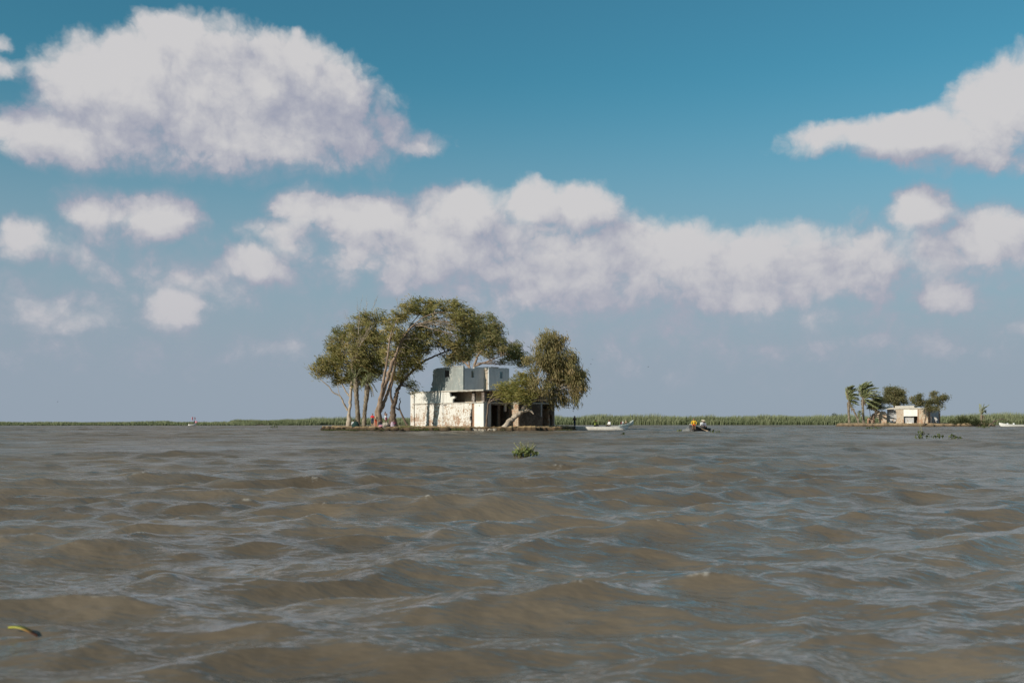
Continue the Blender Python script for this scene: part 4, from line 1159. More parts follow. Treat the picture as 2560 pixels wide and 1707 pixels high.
for i, (px, D, a, hh) in enumerate(bank_spots):
    o = rock('mud_lump', (colx(px, D), D, .10), (a, a * .7, hh), M_EARTH, 140 + i)
    tag(o, 'dark wet mud lump along the waterline below the left trees', 'mud lump', 'mud lumps along the left bank')
for i, (px, D, a, hh) in enumerate(lump_spots):
    o = rock('earth_clod', (colx(px, D), D, .22), (a, a * .8, hh), M_EARTH, 40 + i)
    tag(o, 'dark clod of root-bound earth at the left tip of the island', 'clod', 'clods at the left tip')
o = rock('stone_block', (colx(964.5, 126.9), 126.9, .72), (.52, .42, .46), M_ROCK, 63)
o.rotation_euler = (0, 0, .3)
tag(o, 'pale boulder under the feet of the person in the wrapped cloth', 'boulder')

# ---------------------------------------------------------------- people
def pmat(name, col, rough=.85):
    return plain(name, col, rough, .18, 14.0)
SK = pmat('skin', (.26, .15, .095), .6); SK2 = pmat('skin_tan', (.36, .22, .15), .6)
HAIR = pmat('black_hair', (.012, .010, .009), .6)
CLOTH = {'red': pmat('red_cloth', (.62, .025, .03)), 'black': pmat('black_cloth', (.014, .014, .016)), 'navy': pmat('navy_cloth', (.018, .032, .075)),
         'white': pmat('white_cloth', (.74, .74, .74)), 'olive': pmat('olive_cloth', (.22, .26, .05)), 'green': pmat('dark_green_cloth', (.012, .034, .030)),
         'yellow': pmat('yellow_cloth', (.66, .40, .030)), 'orange': pmat('orange_red_cloth', (.55, .085, .025)), 'plum': pmat('plum_cloth', (.20, .045, .075)),
         'pink': pmat('pink_cloth', (.55, .25, .30)), 'grey': pmat('blue_grey_cloth', (.16, .17, .22)), 'charcoal': pmat('charcoal_cloth', (.05, .045, .055)),
         'straw': pmat('straw_hat', (.60, .52, .40)), 'sand': pmat('sand_cloth', (.45, .34, .22)), 'brown': pmat('brown_cloth', (.16, .08, .05)), 'lilac': pmat('lilac_cloth', (.42, .33, .38))}
def capsule(bm, p, q, r0, r1, seg=10):
    p, q = Vector(p), Vector(q)
    d = q - p; L = max(d.length, 1e-4)
    M = Matrix.Translation((p + q) / 2) @ d.to_track_quat('Z', 'Y').to_matrix().to_4x4()
    bmesh.ops.create_cone(bm, cap_ends=True, segments=seg, radius1=r0, radius2=r1, depth=L, matrix=M)
    for c, r in ((p, r0), (q, r1)):
        bmesh.ops.create_icosphere(bm, subdivisions=2, radius=r, matrix=Matrix.Translation(c))

STAND = dict(pelvis=(0, 0, .93), waist=(0, 0, 1.10), chest=(0, .0, 1.30), neck=(0, .0, 1.47), head=(0, -.015, 1.60),
             shR=(-.175, 0, 1.39), elR=(-.235, .03, 1.12), wrR=(-.25, -.05, .88), shL=(.175, 0, 1.39), elL=(.235, .03, 1.12), wrL=(.25, -.05, .88),
             hipR=(-.09, 0, .90), knR=(-.10, -.03, .49), anR=(-.10, .02, .08), hipL=(.09, 0, .90), knL=(.10, -.03, .49), anL=(.10, .02, .08))
def sit(base=.40, knee_fwd=.44, shin=.42, lean=0.0, knee_up=.02):
    b = base + .09
    return dict(pelvis=(0, 0, b), waist=(0, -lean * .3, b + .17), chest=(0, -lean * .65, b + .37), neck=(0, -lean, b + .54), head=(0, -lean - .03, b + .67),
                shR=(-.175, -lean * .8, b + .46), elR=(-.24, -lean * .8 - .08, b + .20), wrR=(-.16, -knee_fwd * .8, b + .12),
                shL=(.175, -lean * .8, b + .46), elL=(.24, -lean * .8 - .08, b + .20), wrL=(.16, -knee_fwd * .8, b + .12),
                hipR=(-.09, 0, b), knR=(-.13, -knee_fwd, b + knee_up), anR=(-.12, -knee_fwd - .02, b + knee_up - shin),
                hipL=(.09, 0, b), knL=(.13, -knee_fwd, b + knee_up), anL=(.12, -knee_fwd - .02, b + knee_up - shin))
SQUAT = dict(sit(.06, .36, .42, .16, .38)); SQUAT.update(anR=(-.12, -.30, .07), anL=(.12, -.30, .07))

def person(label, loc, rz, pose, shirt, trousers, sleeves=.5, shorts=False, skin=SK, scale=1.0, hair=True, hat=None, group=None, extra=None, bare=False, voxel=.014):
    J = dict(pose)
    g = lambda k: Vector(J[k])
    bones = []
    def bone(a, b, r0, r1, reg): bones.append((Vector(a), Vector(b), r0, r1, reg))
    T = 'skin' if bare else 'shirt'
    bone(g('pelvis'), g('waist'), .135, .120, T if False else 'trousers' if not extra == 'dress' else 'shirt')
    bone(g('waist'), g('chest'), .125, .145, T); bone(g('chest'), g('neck') - Vector((0, 0, .05)), .140, .075, T)
    bone(g('shR'), g('shL'), .070, .070, T)
    bone(g('neck') - Vector((0, 0, .04)), g('head'), .052, .060, 'skin')
    hd = g('head')
    bone(hd + Vector((0, .012, .035)), hd + Vector((0, -.012, -.045)), .092, .070, 'skin')
    bone(hd + Vector((0, -.085, -.005)), hd + Vector((0, -.105, -.025)), .012, .016, 'skin')   # nose
    bone(hd + Vector((0, -.062, -.085)), hd + Vector((0, -.055, -.075)), .030, .030, 'skin')   # chin
    for s in (-1, 1): bone(hd + Vector((s * .088, .01, .0)), hd + Vector((s * .092, .012, -.03)), .016, .014, 'skin')
    for s in 'RL':
        sh, el, wr = g('sh' + s), g('el' + s), g('wr' + s)
        mid = sh.lerp(el, min(1, sleeves * 2)) if sleeves <= .5 else el
        bone(sh, mid, .058, .050, T)
        if sleeves < .5: bone(mid, el, .045, .040, 'skin')
        if sleeves > .5: bone(el, wr, .045, .036, T)
        else: bone(el, wr, .041, .030, 'skin')
        d = (wr - el).normalized()
        hand = wr + d * .075
        bone(wr, hand, .031, .034, 'skin')
        side = d.cross(Vector((0, 1, .2))).normalized()
        for k, (o_, L) in enumerate(((-.030, .060), (-.011, .078), (.009, .074), (.027, .056))):
            a = hand + side * o_; b = a + d * L * .55; c = b + (d * .7 + Vector((0, -.5, -.35)).normalized() * .5) * L * .5
            bone(a, b, .0105, .010, 'skin'); bone(b, c, .010, .0085, 'skin')
        sgn = -1 if s == 'R' else 1
        th = wr + d * .03
        bone(th, th + (d * .6 - side * .8 * sgn) * .06, .013, .010, 'skin')
        hp, kn, an = g('hip' + s), g('kn' + s), g('an' + s)
        bone(hp, kn, .090, .062, 'trousers')
        bone(kn, an, .056, .038, 'skin' if shorts else 'trousers')
        fd = Vector((0.05 * sgn, -1, -.05)).normalized()
        bone(an + Vector((0, .03, -.03)), an + fd * .15 + Vector((0, 0, -.045)), .036, .030, 'skin' if shorts else 'shoe')
    bm = bmesh.new()
    for a, b, r0, r1, reg in bones: capsule(bm, a, b, r0, r1)
    me = bpy.data.meshes.new('tmp'); bm.to_mesh(me); bm.free()
    ob = bpy.data.objects.new('person', me); COL.objects.link(ob)
    md = ob.modifiers.new('r', 'REMESH'); md.mode = 'VOXEL'; md.voxel_size = voxel; md.use_smooth_shade = True
    sm = ob.modifiers.new('s', 'SMOOTH'); sm.iterations = 2; sm.factor = .4
    dg = bpy.context.evaluated_depsgraph_get()
    nm = bpy.data.meshes.new_from_object(ob.evaluated_get(dg))
    ob.modifiers.clear(); ob.data = nm; nm.name = 'person'
    bpy.data.meshes.remove(me)
    nm.materials.clear()
    regs = ['skin', 'shirt', 'trousers', 'shoe']
    for r in regs: nm.materials.append({'skin': skin, 'shirt': CLOTH[shirt], 'trousers': CLOTH[trousers], 'shoe': CLOTH['brown']}[r])
    n = len(nm.polygons)
    cen = np.empty(n * 3, np.float32); nm.polygons.foreach_get('center', cen); cen = cen.reshape(-1, 3)
    best = np.full(n, 1e9); which = np.zeros(n, np.int32)
    for a, b, r0, r1, reg in bones:
        A, B = np.array(a), np.array(b); ab = B - A
        t = np.clip(((cen - A) @ ab) / (ab @ ab + 1e-9), 0, 1)
        d = np.linalg.norm(cen - (A + t[:, None] * ab), axis=1) - (r0 + (r1 - r0) * t)
        m = d < best; best[m] = d[m]; which[m] = regs.index(reg)
    nm.polygons.foreach_set('material_index', which)
    nm.polygons.foreach_set('use_smooth', np.ones(n, bool))
    ob.location = loc; ob.rotation_euler = (0, 0, rz); ob.scale = (scale,) * 3
    tag(ob, label, 'person', group)
    if hair:
        b2 = bmesh.new()
        bmesh.ops.create_icosphere(b2, subdivisions=3, radius=1.0)
        for v in list(b2.verts):
            if v.co.z < -.15 - .5 * max(0, v.co.y) and True: pass
        kill = [v for v in b2.verts if v.co.z < .12 - .75 * (v.co.y + .25)]
        bmesh.ops.delete(b2, geom=kill, context='VERTS')
        for v in b2.verts:
            k = 1 + .05 * mnoise.noise(v.co * 6)
            v.co = Vector((v.co.x * .103 * k, v.co.y * .112 * k + .012, v.co.z * .112 * k + .030)) + hd
        me2 = bpy.data.meshes.new('hair'); b2.to_mesh(me2); b2.free()
        me2.materials.append(HAIR); me2.polygons.foreach_set('use_smooth', [True] * len(me2.polygons))
        h = bpy.data.objects.new('hair', me2); COL.objects.link(h); h.parent = ob
        # eyes
    for s in (-1, 1):
        b3 = bmesh.new(); bmesh.ops.create_icosphere(b3, subdivisions=1, radius=.012, matrix=Matrix.Translation(hd + Vector((s * .034, -.083, .012))))
        me3 = bpy.data.meshes.new('eye'); b3.to_mesh(me3); b3.free(); me3.materials.append(HAIR)
        e = bpy.data.objects.new('eye', me3); COL.objects.link(e); e.parent = ob
    if hat:
        prof = [(.0, .145), (.07, .140), (.10, .11), (.108, .06), (.112, .05), (.20, .030), (.205, .024), (.11, .035)]
        lathe('hat', [(r, z) for r, z in prof], CLOTH[hat], ob, hd + Vector((0, 0, .02)), 18)
    return ob

def lathe(name, prof, mat, parent, off=(0, 0, 0), seg=16, squash=1.0, wob=0.0, seed=0):
    off = Vector(off); V = []; Fc = []
    for j, (r, z) in enumerate(prof):
        for i in range(seg):
            a = 6.28318 * i / seg
            k = 1 + wob * math.sin(a * 5 + seed) * (1 - j / len(prof)) + wob * .6 * math.sin(a * 9 + seed * 2 + j)
            V.append((off.x + r * k * math.cos(a), off.y + r * k * squash * math.sin(a), off.z + z))
    for j in range(len(prof) - 1):
        for i in range(seg):
            i2 = (i + 1) % seg
            Fc.append((j * seg + i, j * seg + i2, (j + 1) * seg + i2, (j + 1) * seg + i))
    return mesh_obj(name, V, Fc, mat, parent, True)

def on(px, D, z=None):
    return Vector((colx(px, D), D, GZ + .05 if z is None else z))
def people_on_island():
    p = person('person in white shirt seated leaning on the figure in the dark green cloak', on(884, 128.4), R(200), sit(.02, .40, .38, .06, .30), 'white', 'charcoal', .9)
    p2 = person('person seated under a dark green cloak beside the pale trunk', on(889.5, 127.9), R(185), sit(.02, .36, .36, .12, .32), 'green', 'green', .9)
    lathe('cloak', [(.52, .0), (.50, .12), (.44, .30), (.36, .48), (.27, .62), (.15, .70), (.09, .73)], CLOTH['green'], p2, (0, -.06, 0), 22, .9, .05, 2)
    st = dict(STAND); st.update(elR=(-.24, -.08, 1.16), wrR=(-.05, -.19, 1.14), elL=(.24, -.06, 1.14), wrL=(.08, -.22, 1.18))
    person('boy in a bright red shirt and dark shorts standing by the forked trunk', on(931.3, 127.0), R(-10), st, 'red', 'navy', .45, True, SK2, .98)
    st2 = dict(STAND); st2.update(elR=(-.26, -.02, 1.14), wrR=(-.20, -.16, 1.02))
    person('person in sand and orange clothes leaning against the forked trunk', on(939.5, 127.6), R(15), st2, 'sand', 'orange', .5, False, SK2, .93)
    person('person in grey headcloth seated at the foot of the forked trunk', on(949.5, 127.2), R(30), sit(.02, .42, .36, .05, .20), 'charcoal', 'grey', .9, hair=False, hat=None)
    b = rock('cloth_bundle', (colx(954.5, 126.8), 126.8, GZ + .12), (.46, .28, .16), CLOTH['pink'], 71)
    tag(b, 'crumpled pink cloth bundle lying below the seated grey figure', 'bundle')
    st3 = dict(STAND); st3.update(head=(-.10, -.02, 1.58), neck=(-.03, 0, 1.46), elR=(-.28, -.05, 1.22), wrR=(-.10, -.12, 1.62), elL=(.26, .02, 1.15), wrL=(.10, -.16, 1.08))
    q = person('bare-chested person in plum and white wrap standing on the boulder', on(964.5, 126.9, 1.10), R(-15), st3, 'lilac', 'plum', .1, True, SK, .80, bare=True)
    lathe('wrapped_cloth', [(.17, 1.10), (.19, .98), (.20, .80), (.19, .60), (.17, .45)], CLOTH['white'], q, (0, 0, 0), 18, .75, .05, 1)
    lathe('wrapped_cloth', [(.20, .86), (.205, .70), (.19, .52), (.165, .38)], CLOTH['plum'], q, (.03, 0, 0), 18, .78, .06, 4)
    r_ = person('person in plum and white clothes crouching beside the boulder', on(981.5, 126.9), R(70), SQUAT, 'plum', 'plum', .9, skin=SK2)
    lathe('shawl', [(.36, .0), (.35, .15), (.31, .34), (.24, .52), (.12, .62)], CLOTH['lilac'], r_, (-.02, -.06, .05), 18, .9, .07, 5)
    b = rock('black_bag', (colx(974.2, 126.8), 126.8, GZ + .16), (.20, .16, .20), CLOTH['black'], 75)
    tag(b, 'small black bag between the boulder and the crouching person', 'bag')
people_on_island()

# ---------------------------------------------------------------- boats
def boat(name, label, loc, rz, L, B, keel, sheer, bow_rise, stern_rise, mat, inmat, roll=0.0, pitch=0.0, thwarts=3, rim=None, sharp_stern=True):
    """open skiff, bow towards +x"""
    root = empty(name, loc, rz); root.rotation_euler = (roll, pitch, rz)
    tag(root, label, 'boat')
    n = 22; secs = 7
    def sect(t):
        u = 2 * t - 1
        w = (1 - abs(u) ** 2.6) ** .75 if (u > 0 or sharp_stern) else (1 - .35 * abs(u) ** 3)
        sh = sheer + (bow_rise * max(0, u) ** 2.2 + stern_rise * max(0, -u) ** 2.2)
        kz = -keel * (1 - abs(u) ** 4 * .85) + (sh * .55 if u > .9 else 0) * (u - .9) * 10
        return u * L / 2, max(.015, w * B / 2), kz, sh
    def shell(scale, lift, nm, m, flip):
        V, Fc = [], []
        for i in range(n + 1):
            x, w, kz, sh = sect(i / n)
            x *= (1 - (1 - scale) * .3)
            for k in range(2 * secs + 1):
                a = (k - secs) / secs
                y = w * scale * math.copysign(min(1, abs(a) ** .40), a)
                z = kz + lift + (sh - kz - lift) * abs(a) ** 2.1
                V.append((x, y, z))
        m_ = 2 * secs + 1
        for i in range(n):
            for k in range(2 * secs):
                q = (i * m_ + k, i * m_ + k + 1, (i + 1) * m_ + k + 1, (i + 1) * m_ + k)
                Fc.append(q if flip else q[::-1])
        return mesh_obj(nm, V, Fc, m, root, True)
    shell(1.0, 0, 'hull', mat, False)
    shell(.93, .05, 'lining', inmat, True)
    for s in (-1, 1):
        P = []
        for i in range(n + 1):
            x, w, kz, sh = sect(i / n); P.append((x, s * w * .985, sh + .005, .045))
        t = Tubes(); t.add(P, 6); t.build('gunwale', rim or mat, root)
    for i in range(thwarts):
        t = .2 + .6 * i / max(1, thwarts - 1)
        x, w, kz, sh = sect(t)
        slab('thwart', root, inmat, x - .13, x + .13, -w * .9, w * .9, sh - .13, sh - .09, .004, i)
    return root
HULL_W = plain('white_boat_paint', (.72, .70, .66), .5, .12, 3.0); HULL_IN = plain('faded_boat_lining', (.42, .40, .36), .8, .25, 4.0)
HULL_D = plain('dark_boat_paint', (.035, .033, .033), .6, .3, 3.0); HULL_G = plain('pale_green_boat_paint', (.46, .55, .52), .5, .12, 3.0)
WOOD = plain('oar_wood', (.36, .26, .17), .7, .3, 6.0)
def wz(x, y): return water_z(x, y)
def build_boats():
    D = 138.5
    xc = colx(1497, D)
    boat('white_skiff', 'long low white skiff moored at the right tip of the island', (xc, D, .12), R(-9), 8.2, 1.3, .16, .36, .24, .08, HULL_W, HULL_IN, thwarts=4)
    def aboard(px, z, d=0.0): return Vector((colx(px, D + d), D + d, z))
    st = dict(STAND); st.update(elR=(-.24, -.10, 1.17), wrR=(-.06, -.17, 1.34), elL=(.22, -.06, 1.12), wrL=(.04, -.18, 1.26), hipR=(-.07, 0, .9), knR=(-.07, -.02, .49), anR=(-.07, .02, .08), hipL=(.07, 0, .9), knL=(.07, -.02, .49), anL=(.07, .02, .08))
    person('man in black shirt and blue trousers standing in the white skiff', aboard(1436.5, .20), R(25), st, 'black', 'navy', .45, False, SK, 1.06)
    s1 = sit(.12, .42, .30, .16, .16); s1.update(elR=(-.34, -.10, .80), wrR=(-.16, -.16, .86))
    person('person in olive shirt shading the eyes, seated in the white skiff', aboard(1487, .36, .1), R(50), s1, 'olive', 'black', .9, False, SK, 1.12)
    person('person in white shirt and black trousers seated near the skiff bow', aboard(1524, .36, -.2), R(-55), sit(.12, .46, .28, .05, .06), 'white', 'black', .5, False, SK, 1.12)
    # far boat under way
    D2 = 262.0
    boat('white_motorboat', 'small far white boat with raised bow carrying three people', (colx(1566, D2), D2, .28), R(22), 4.6, 1.3, .25, .42, .75, .0, HULL_G, HULL_IN, pitch=R(-10), thwarts=2)
    for i, (px, sh, tr, h, lb) in enumerate(((1554, 'plum', 'charcoal', None, 'person in plum shirt at the stern of the far white boat'), (1557.5, 'white', 'white', 'straw', 'person in white with pale hat in the far white boat'), (1565.5, 'sand', 'brown', 'straw', 'person in sand shirt nearest the bow of the far white boat'))):
        person(lb, Vector((colx(px, D2 + .2), D2 + .1 * i, .50 + .14 * i)), R(-60), sit(.05, .4, .35, .08), sh, tr, .5, False, SK, 1.0, hair=not h, hat=h, voxel=.03)
    # rowing boat coming towards the camera
    D3 = 124.5
    boat('dark_rowing_boat', 'dark rowing boat heading this way with three people aboard', (colx(1752, D3), D3 + .5, -.03), R(222), 4.2, 1.45, .22, .45, .35, .10, HULL_D, HULL_IN, thwarts=3, rim=HULL_IN, pitch=R(-3))
    s = sit(.0, .40, .44, .05, .06); s.update(elR=(-.30, -.06, .36), wrR=(-.22, -.26, .18), elL=(.30, -.06, .36), wrL=(.22, -.26, .18))
    person('person in yellow shirt and orange-red shorts seated on the bow of the dark rowing boat', Vector((colx(1734.5, D3 - .9), D3 - 1.0, .66)), R(-8), s, 'yellow', 'orange', .9, True, SK, 1.1)
    person('person in white shirt and straw hat behind the rower in the dark boat', Vector((colx(1755, D3 + 1.0), D3 + 1.2, .40)), R(10), sit(.05, .40, .36, .22), 'white', 'black', .5, False, SK, 1.1, hair=False, hat='straw')
    person('person in blue-grey shirt and pale hat bent over in the dark boat', Vector((colx(1763, D3 + .6), D3 + .3, .30)), R(-40), sit(.05, .40, .36, .34), 'grey', 'black', .5, False, SK, 1.15, hair=False, hat='straw')
    o = empty('oar', (0, 0, 0)); tag(o, 'pale wooden oar trailing from the dark boat to the right', 'oar')
    a, b = at(1748, 1068.5, D3 - .6), at(1771, 1078.2, D3 - 1.4)
    t = Tubes(); t.add([(*a, .035), (*a.lerp(b, .6), .035), (*b, .03)], 6); t.build('shaft', WOOD, o)
    t = Tubes(); c = a.lerp(b, .72); t.add([(*c, .03), (*c.lerp(b, .4), .085), (*c.lerp(b, .9), .10), (*b, .03)], 6); t.build('blade', WOOD, o)
    # spray thrown up by the bow
    rs = np.random.RandomState(9); n = 1500
    base = np.array([colx(1727, D3), D3 - .9, .0])
    u = rs.uniform(0, 1, n) ** 1.5
    P = base + np.column_stack([-u * 1.15 + rs.normal(0, .10, n), rs.normal(0, .25, n), np.abs(rs.normal(0, .34, n)) * (1.15 - u) + .02])
    r = rs.uniform(.008, .022, n)
    V = np.concatenate([P + np.array(q) * r[:, None] for q in ((1, 0, -.5), (-.5, .87, -.5), (-.5, -.87, -.5), (0, 0, 1))]).reshape(4, n, 3).transpose(1, 0, 2).reshape(-1, 3)
    i = np.arange(n)[:, None] * 4
    Q = np.concatenate([i + np.array([f]) for f in ((0, 2, 1), (0, 1, 3), (1, 2, 3), (2, 0, 3))])
    sp = np_mesh('spray', V, Q, plain('spray_water', (.60, .57, .53), .3, .05))
    tag(sp, 'splash of spray left of the dark rowing boat', 'spray', kind='stuff')
    # fishing boat with marker flags far left
    D4 = 330.0
    boat('flag_boat', 'tiny white boat with flag poles on the far left water', (colx(480.5, D4), D4, .15), R(20), 2.6, .9, .15, .35, .4, .0, HULL_W, HULL_IN, thwarts=2)
    person('person hunched in the tiny white boat with flags', Vector((colx(476, D4), D4, .35)), R(-60), sit(.05, .4, .35, .2), 'charcoal', 'black', .9, False, SK, 1.0, voxel=.03)
    for px, z0, z1, fx, fz0, fz1, c_, lb in ((482.5, .3, 3.0, -.45, 1.9, 3.0, 'pink', 'left marker pole with pale pink flag in the tiny boat'), (486.5, .3, 3.0, .30, 2.0, 2.9, 'pink', 'middle marker pole with narrow pale flag in the tiny boat'), (485.5, .3, 1.7, 1.05, .95, 1.7, 'pink', 'short pole with wide pink flag in the tiny boat')):
        e = empty('flag_pole', (colx(px, D4), D4, z0)); tag(e, lb, 'flag')
        t = Tubes(); t.add([(0, 0, 0, .05), (0, 0, z1 - z0, .04)], 6); t.build('pole', CLOTH['charcoal'], e)
        Vv, Ff = [], []
        for k in range(7):
            u_ = k / 6; wv_ = .08 * math.sin(u_ * 7)
            Vv += [(fx * u_, wv_, fz0 - z0 + .1 * u_), (fx * u_, wv_, fz1 - z0 - .12 * u_)]
        Ff = [(2 * k, 2 * k + 2, 2 * k + 3, 2 * k + 1) for k in range(6)]
        fl = mesh_obj('flag', Vv, Ff, CLOTH[c_], e); sm = fl.modifiers.new('t', 'SOLIDIFY'); sm.thickness = .02
    # boat at the right edge
    D5 = 268.0
    boat('white_skiff', 'white skiff with blue stripe cut off by the right edge', (colx(2545, D5), D5, .05), R(180), 10.2, 1.6, .2, .45, .55, .1, HULL_W, HULL_IN, thwarts=4)
    for i, px in enumerate((2518.5, 2534)):
        b = rock('net_float', (colx(px, D5), D5 - .1, .75), (.24, .24, .24), CLOTH['white'], 81)
        tag(b, 'white float lying in the skiff at the right edge, ' + ('left of two' if i == 0 else 'right of two'), 'float', 'floats in the right skiff')
build_boats()

# ---------------------------------------------------------------- the farther island
def build_far_island():
    D = 281.0
    H0 = .80
    a = R(-12)
    X0 = colx(2320, D)
    H = empty('ruined_cottage', (X0, D, 0), R(-40))
    tag(H, 'low roofless tan and white cottage ruin on the farther island', 'house')
    # local frame: front along -x .. 0 on plane y=0, facing -y; right end wall runs back along +y... its face looks +x
    sc = D / FPX
    c40, s40 = math.cos(R(40)), math.sin(R(40))
    fx = lambda px: ((px - 1280) / FPX * D - X0) / (c40 + s40 * (px - 1280) / FPX)
    zz = lambda py: CAM_H + (HOR - py) * sc
    W = Wall(.45)
    nz = lambda s, z, f, sd: mnoise.noise(Vector((s * f, z * f, sd)))
    T = zz(1022)
    W.build('wall', H, M_BRICK, 'y', 0, fx(2168), fx(2186), .4, T + .2, .4, cut=lambda s, z: z > 2.2 + (s - fx(2168)) * .9 + .9 * nz(s, z, .9, 3), cell=.3)['label'] = 'broken brick corner at the left end'
    W.build('wall', H, M_TAN, 'y', .15, fx(2186), fx(2216), .4, T, .35, cut=lambda s, z: z > T - .2 - .5 * max(0, s - fx(2200)) + .6 * nz(s, z, .7, 9) or (fx(2187) < s < fx(2196) and z < 2.4), cell=.3)
    W.build('wall', H, M_PALE_SHADE, 'y', 1.9, fx(2212), fx(2245), .4, T, .3, cut=lambda s, z: z < 1.5 + nz(s, z, .8, 2))
    W.build('return_wall', H, M_TAN, 'x', fx(2245), .05, 1.9, .4, T, .3)
    W.build('wall', H, M_TAN, 'y', .05, fx(2237), fx(2259), .4, T, .3, cut=lambda s, z: s < fx(2240) + .4 * nz(s, z, .9, 7))
    W.build('wall', H, M_WHITE_NEW, 'y', 0, fx(2259), fx(2294), zz(1040), T, .3)['label'] = 'white panel above the dark doorway'
    W.build('inner_wall', H, M_PALE_SHADE, 'y', .9, fx(2259), fx(2282), .4, zz(1040), .2)
    W.build('inner_wall', H, M_SOOT_SHADE, 'y', 2.4, fx(2278), fx(2300), .4, zz(1036), .2)
    W.build('step', H, M_WHITE_NEW, 'y', .2, fx(2266), fx(2280), .4, 1.15, .3)
    W.build('pilaster', H, M_BRICK, 'y', -.1, fx(2294), fx(2296.5), .4, T, .4)
    W.build('wall', H, M_TAN, 'y', 0, fx(2296.5), fx(2320), .4, T, .3, cell=.3)
    slab('roof_edge', H, M_SLAB, fx(2204), fx(2321), -.25, .5, T, T + .38, .07, 4, .5)
    slab('roof_edge', H, M_SLAB, fx(2236), fx(2284), .4, 3.0, T + .40, T + .95, .10, 5, .5)
    slab('roof_edge', H, M_SLAB, fx(2206), fx(2222), .6, 2.5, T + .39, T + .75, .15, 6, .4)
    # shaded right end, set at an angle
    E = []
    x1 = .02
    y1 = 12.5
    def endwall(name, mat, y0, y1_, z0, z1, off=0.0, cut=None):
        return W.build(name, H, mat, 'x', x1 - .3 - off, y0, y1_, z0, z1, .3 + off * 0, cut=cut, cell=.4)
    # the end wall looks to the right: thickness faces +x
    endwall('end_wall', M_BRICK, .3, 1.9, .4, T - .1, cut=lambda s, z: .7 < s < 1.2 and z < 2.4)
    endwall('end_wall', M_PALE_SHADE, 1.9, 9.5, .4, T + .1, cut=lambda s, z: (2.3 < s < 4.3 and z < 2.6) or (5.6 < s < 8.2 and z < 2.7 + .2 * math.cos((s - 6.9) * 1.2)))
    endwall('end_wall', M_BRICK, 9.5, 11.0, .4, T + .2, cut=lambda s, z: z > 3.6 and s > 10.3)
    W.build('inner_wall', H, M_WHITE_NEW, 'x', -2.2, 5.0, 10.5, .4, 3.0, .3)
    W.build('back_wall', H, M_PALE_SHADE, 'y', 11.0, fx(2190), -.05, .4, T, .3)
    # trees
    tree('tamarisk_tree', 'dark bushy tree behind the middle of the cottage ruin', 'tree', 297, [[(2240, 1056, 0, .28), (2238, 1030, 0, .24), (2234, 1010, 0, .18), (2230, 990, 0, .10)], [(2236, 1018, 0, .14), (2250, 1003, 0, .10), (2262, 1000, 0, .05)], [(2236, 1016, 0, .12), (2224, 1000, 0, .08), (2216, 985, 0, .04)]],
         [(2218, 978, 10, 10), (2234, 980, 20, 12), (2246, 980, 14, 14), (2228, 995, 22, 14), (2252, 997, 14, 14), (2262, 1003, 7, 8), (2218, 1003, 10, 10), (2244, 1010, 12, 6)], L_FAR, B_GUM, 91, base=.8, dens=2.3, per=70, leaf=(.5, .14), csize=(.6, 1.1), twig=.4)
    tree('tamarisk_tree', 'shadowed tree beside the palms at the left end of the cottage', 'tree', 290.0, [[(2179, 1057, 0, .20), (2184, 1042, 0, .16), (2189, 1025, 0, .12), (2190, 1008, 0, .07)], [(2179, 1057, .2, .14), (2176, 1040, .3, .10), (2174, 1022, .3, .06)]],
         [(2184, 1010, 12, 14), (2196, 1006, 12, 14), (2192, 1018, 14, 8), (2190, 994, 12, 7), (2178, 1018, 8, 8)], L_FAR, B_GUM, 92, base=.8, dens=2.3, per=70, leaf=(.5, .14), csize=(.6, 1.0), twig=.4)
    tree('tamarisk_tree', 'thin-stemmed spreading tree in front of the right end of the cottage', 'tree', 276.8, [[(2311, 1059, 0, .16), (2314, 1042, 0, .13), (2315, 1025, 0, .12), (2318, 1012, 0, .08)], [(2315, 1022, 0, .08), (2303, 1008, 0, .05), (2292, 998, 0, .03)], [(2316, 1018, 0, .08), (2333, 1003, 0, .06), (2352, 992, 0, .03)]],
         [(2286, 1000, 10, 9), (2298, 994, 10, 10), (2300, 1006, 14, 8), (2318, 1008, 16, 9), (2334, 988, 12, 8), (2336, 1004, 18, 10), (2354, 994, 14, 8), (2366, 995, 6, 6), (2330, 1020, 16, 8), (2348, 1016, 7, 5)], L_FAR, B_DARK, 93, base=.8, dens=2.3, per=70, leaf=(.5, .14), csize=(.55, 1.0), twig=.4)
    # palms bent by the wind
    def blown(x, y, rx, ry, n, seed, lo=-30, hi=150):
        rs = random.Random(seed); out = []
        for i in range(n):
            a_ = R(lo + (hi - lo) * i / (n - 1) + rs.uniform(-6, 6)); d = rs.uniform(-1.6, 1.6)
            k = rs.uniform(.8, 1.05)
            mx, my = x + math.cos(a_) * rx * .42 * k, y - math.sin(a_) * ry * .62 * k
            ex, ey = x + math.cos(a_) * rx * .7 * k + rx * .42 * k, y - math.sin(a_) * ry * .95 * k + ry * .10
            out.append([(mx, my, d * .5), (ex, ey, d)])
        return out
    palm('date_palm', 'tall palm with fronds streaming right, biggest on the farther island', 284.0, [(2159, 1058, 0, .42), (2158, 1035, 0, .34), (2157, 1015, 0, .32), (2156.5, 998, 0, .40)],
         blown(2156.5, 995, 38, 48, 30, 4, -28, 125), 41, .8, nleaf=28, leaf_len=1.25, skirt=7, thin=.08, wleaf=.22, stubs=60)
    palm('date_palm', 'narrow palm with bunched fronds, leftmost on the farther island', 284.5, [(2123.5, 1058, 0, .36), (2122, 1035, 0, .31), (2121.5, 1005, 0, .42)],
         blown(2121, 1001, 22, 42, 24, 6, -12, 118), 42, .8, nleaf=24, leaf_len=1.1, skirt=12, thin=.08, wleaf=.20, stubs=60)
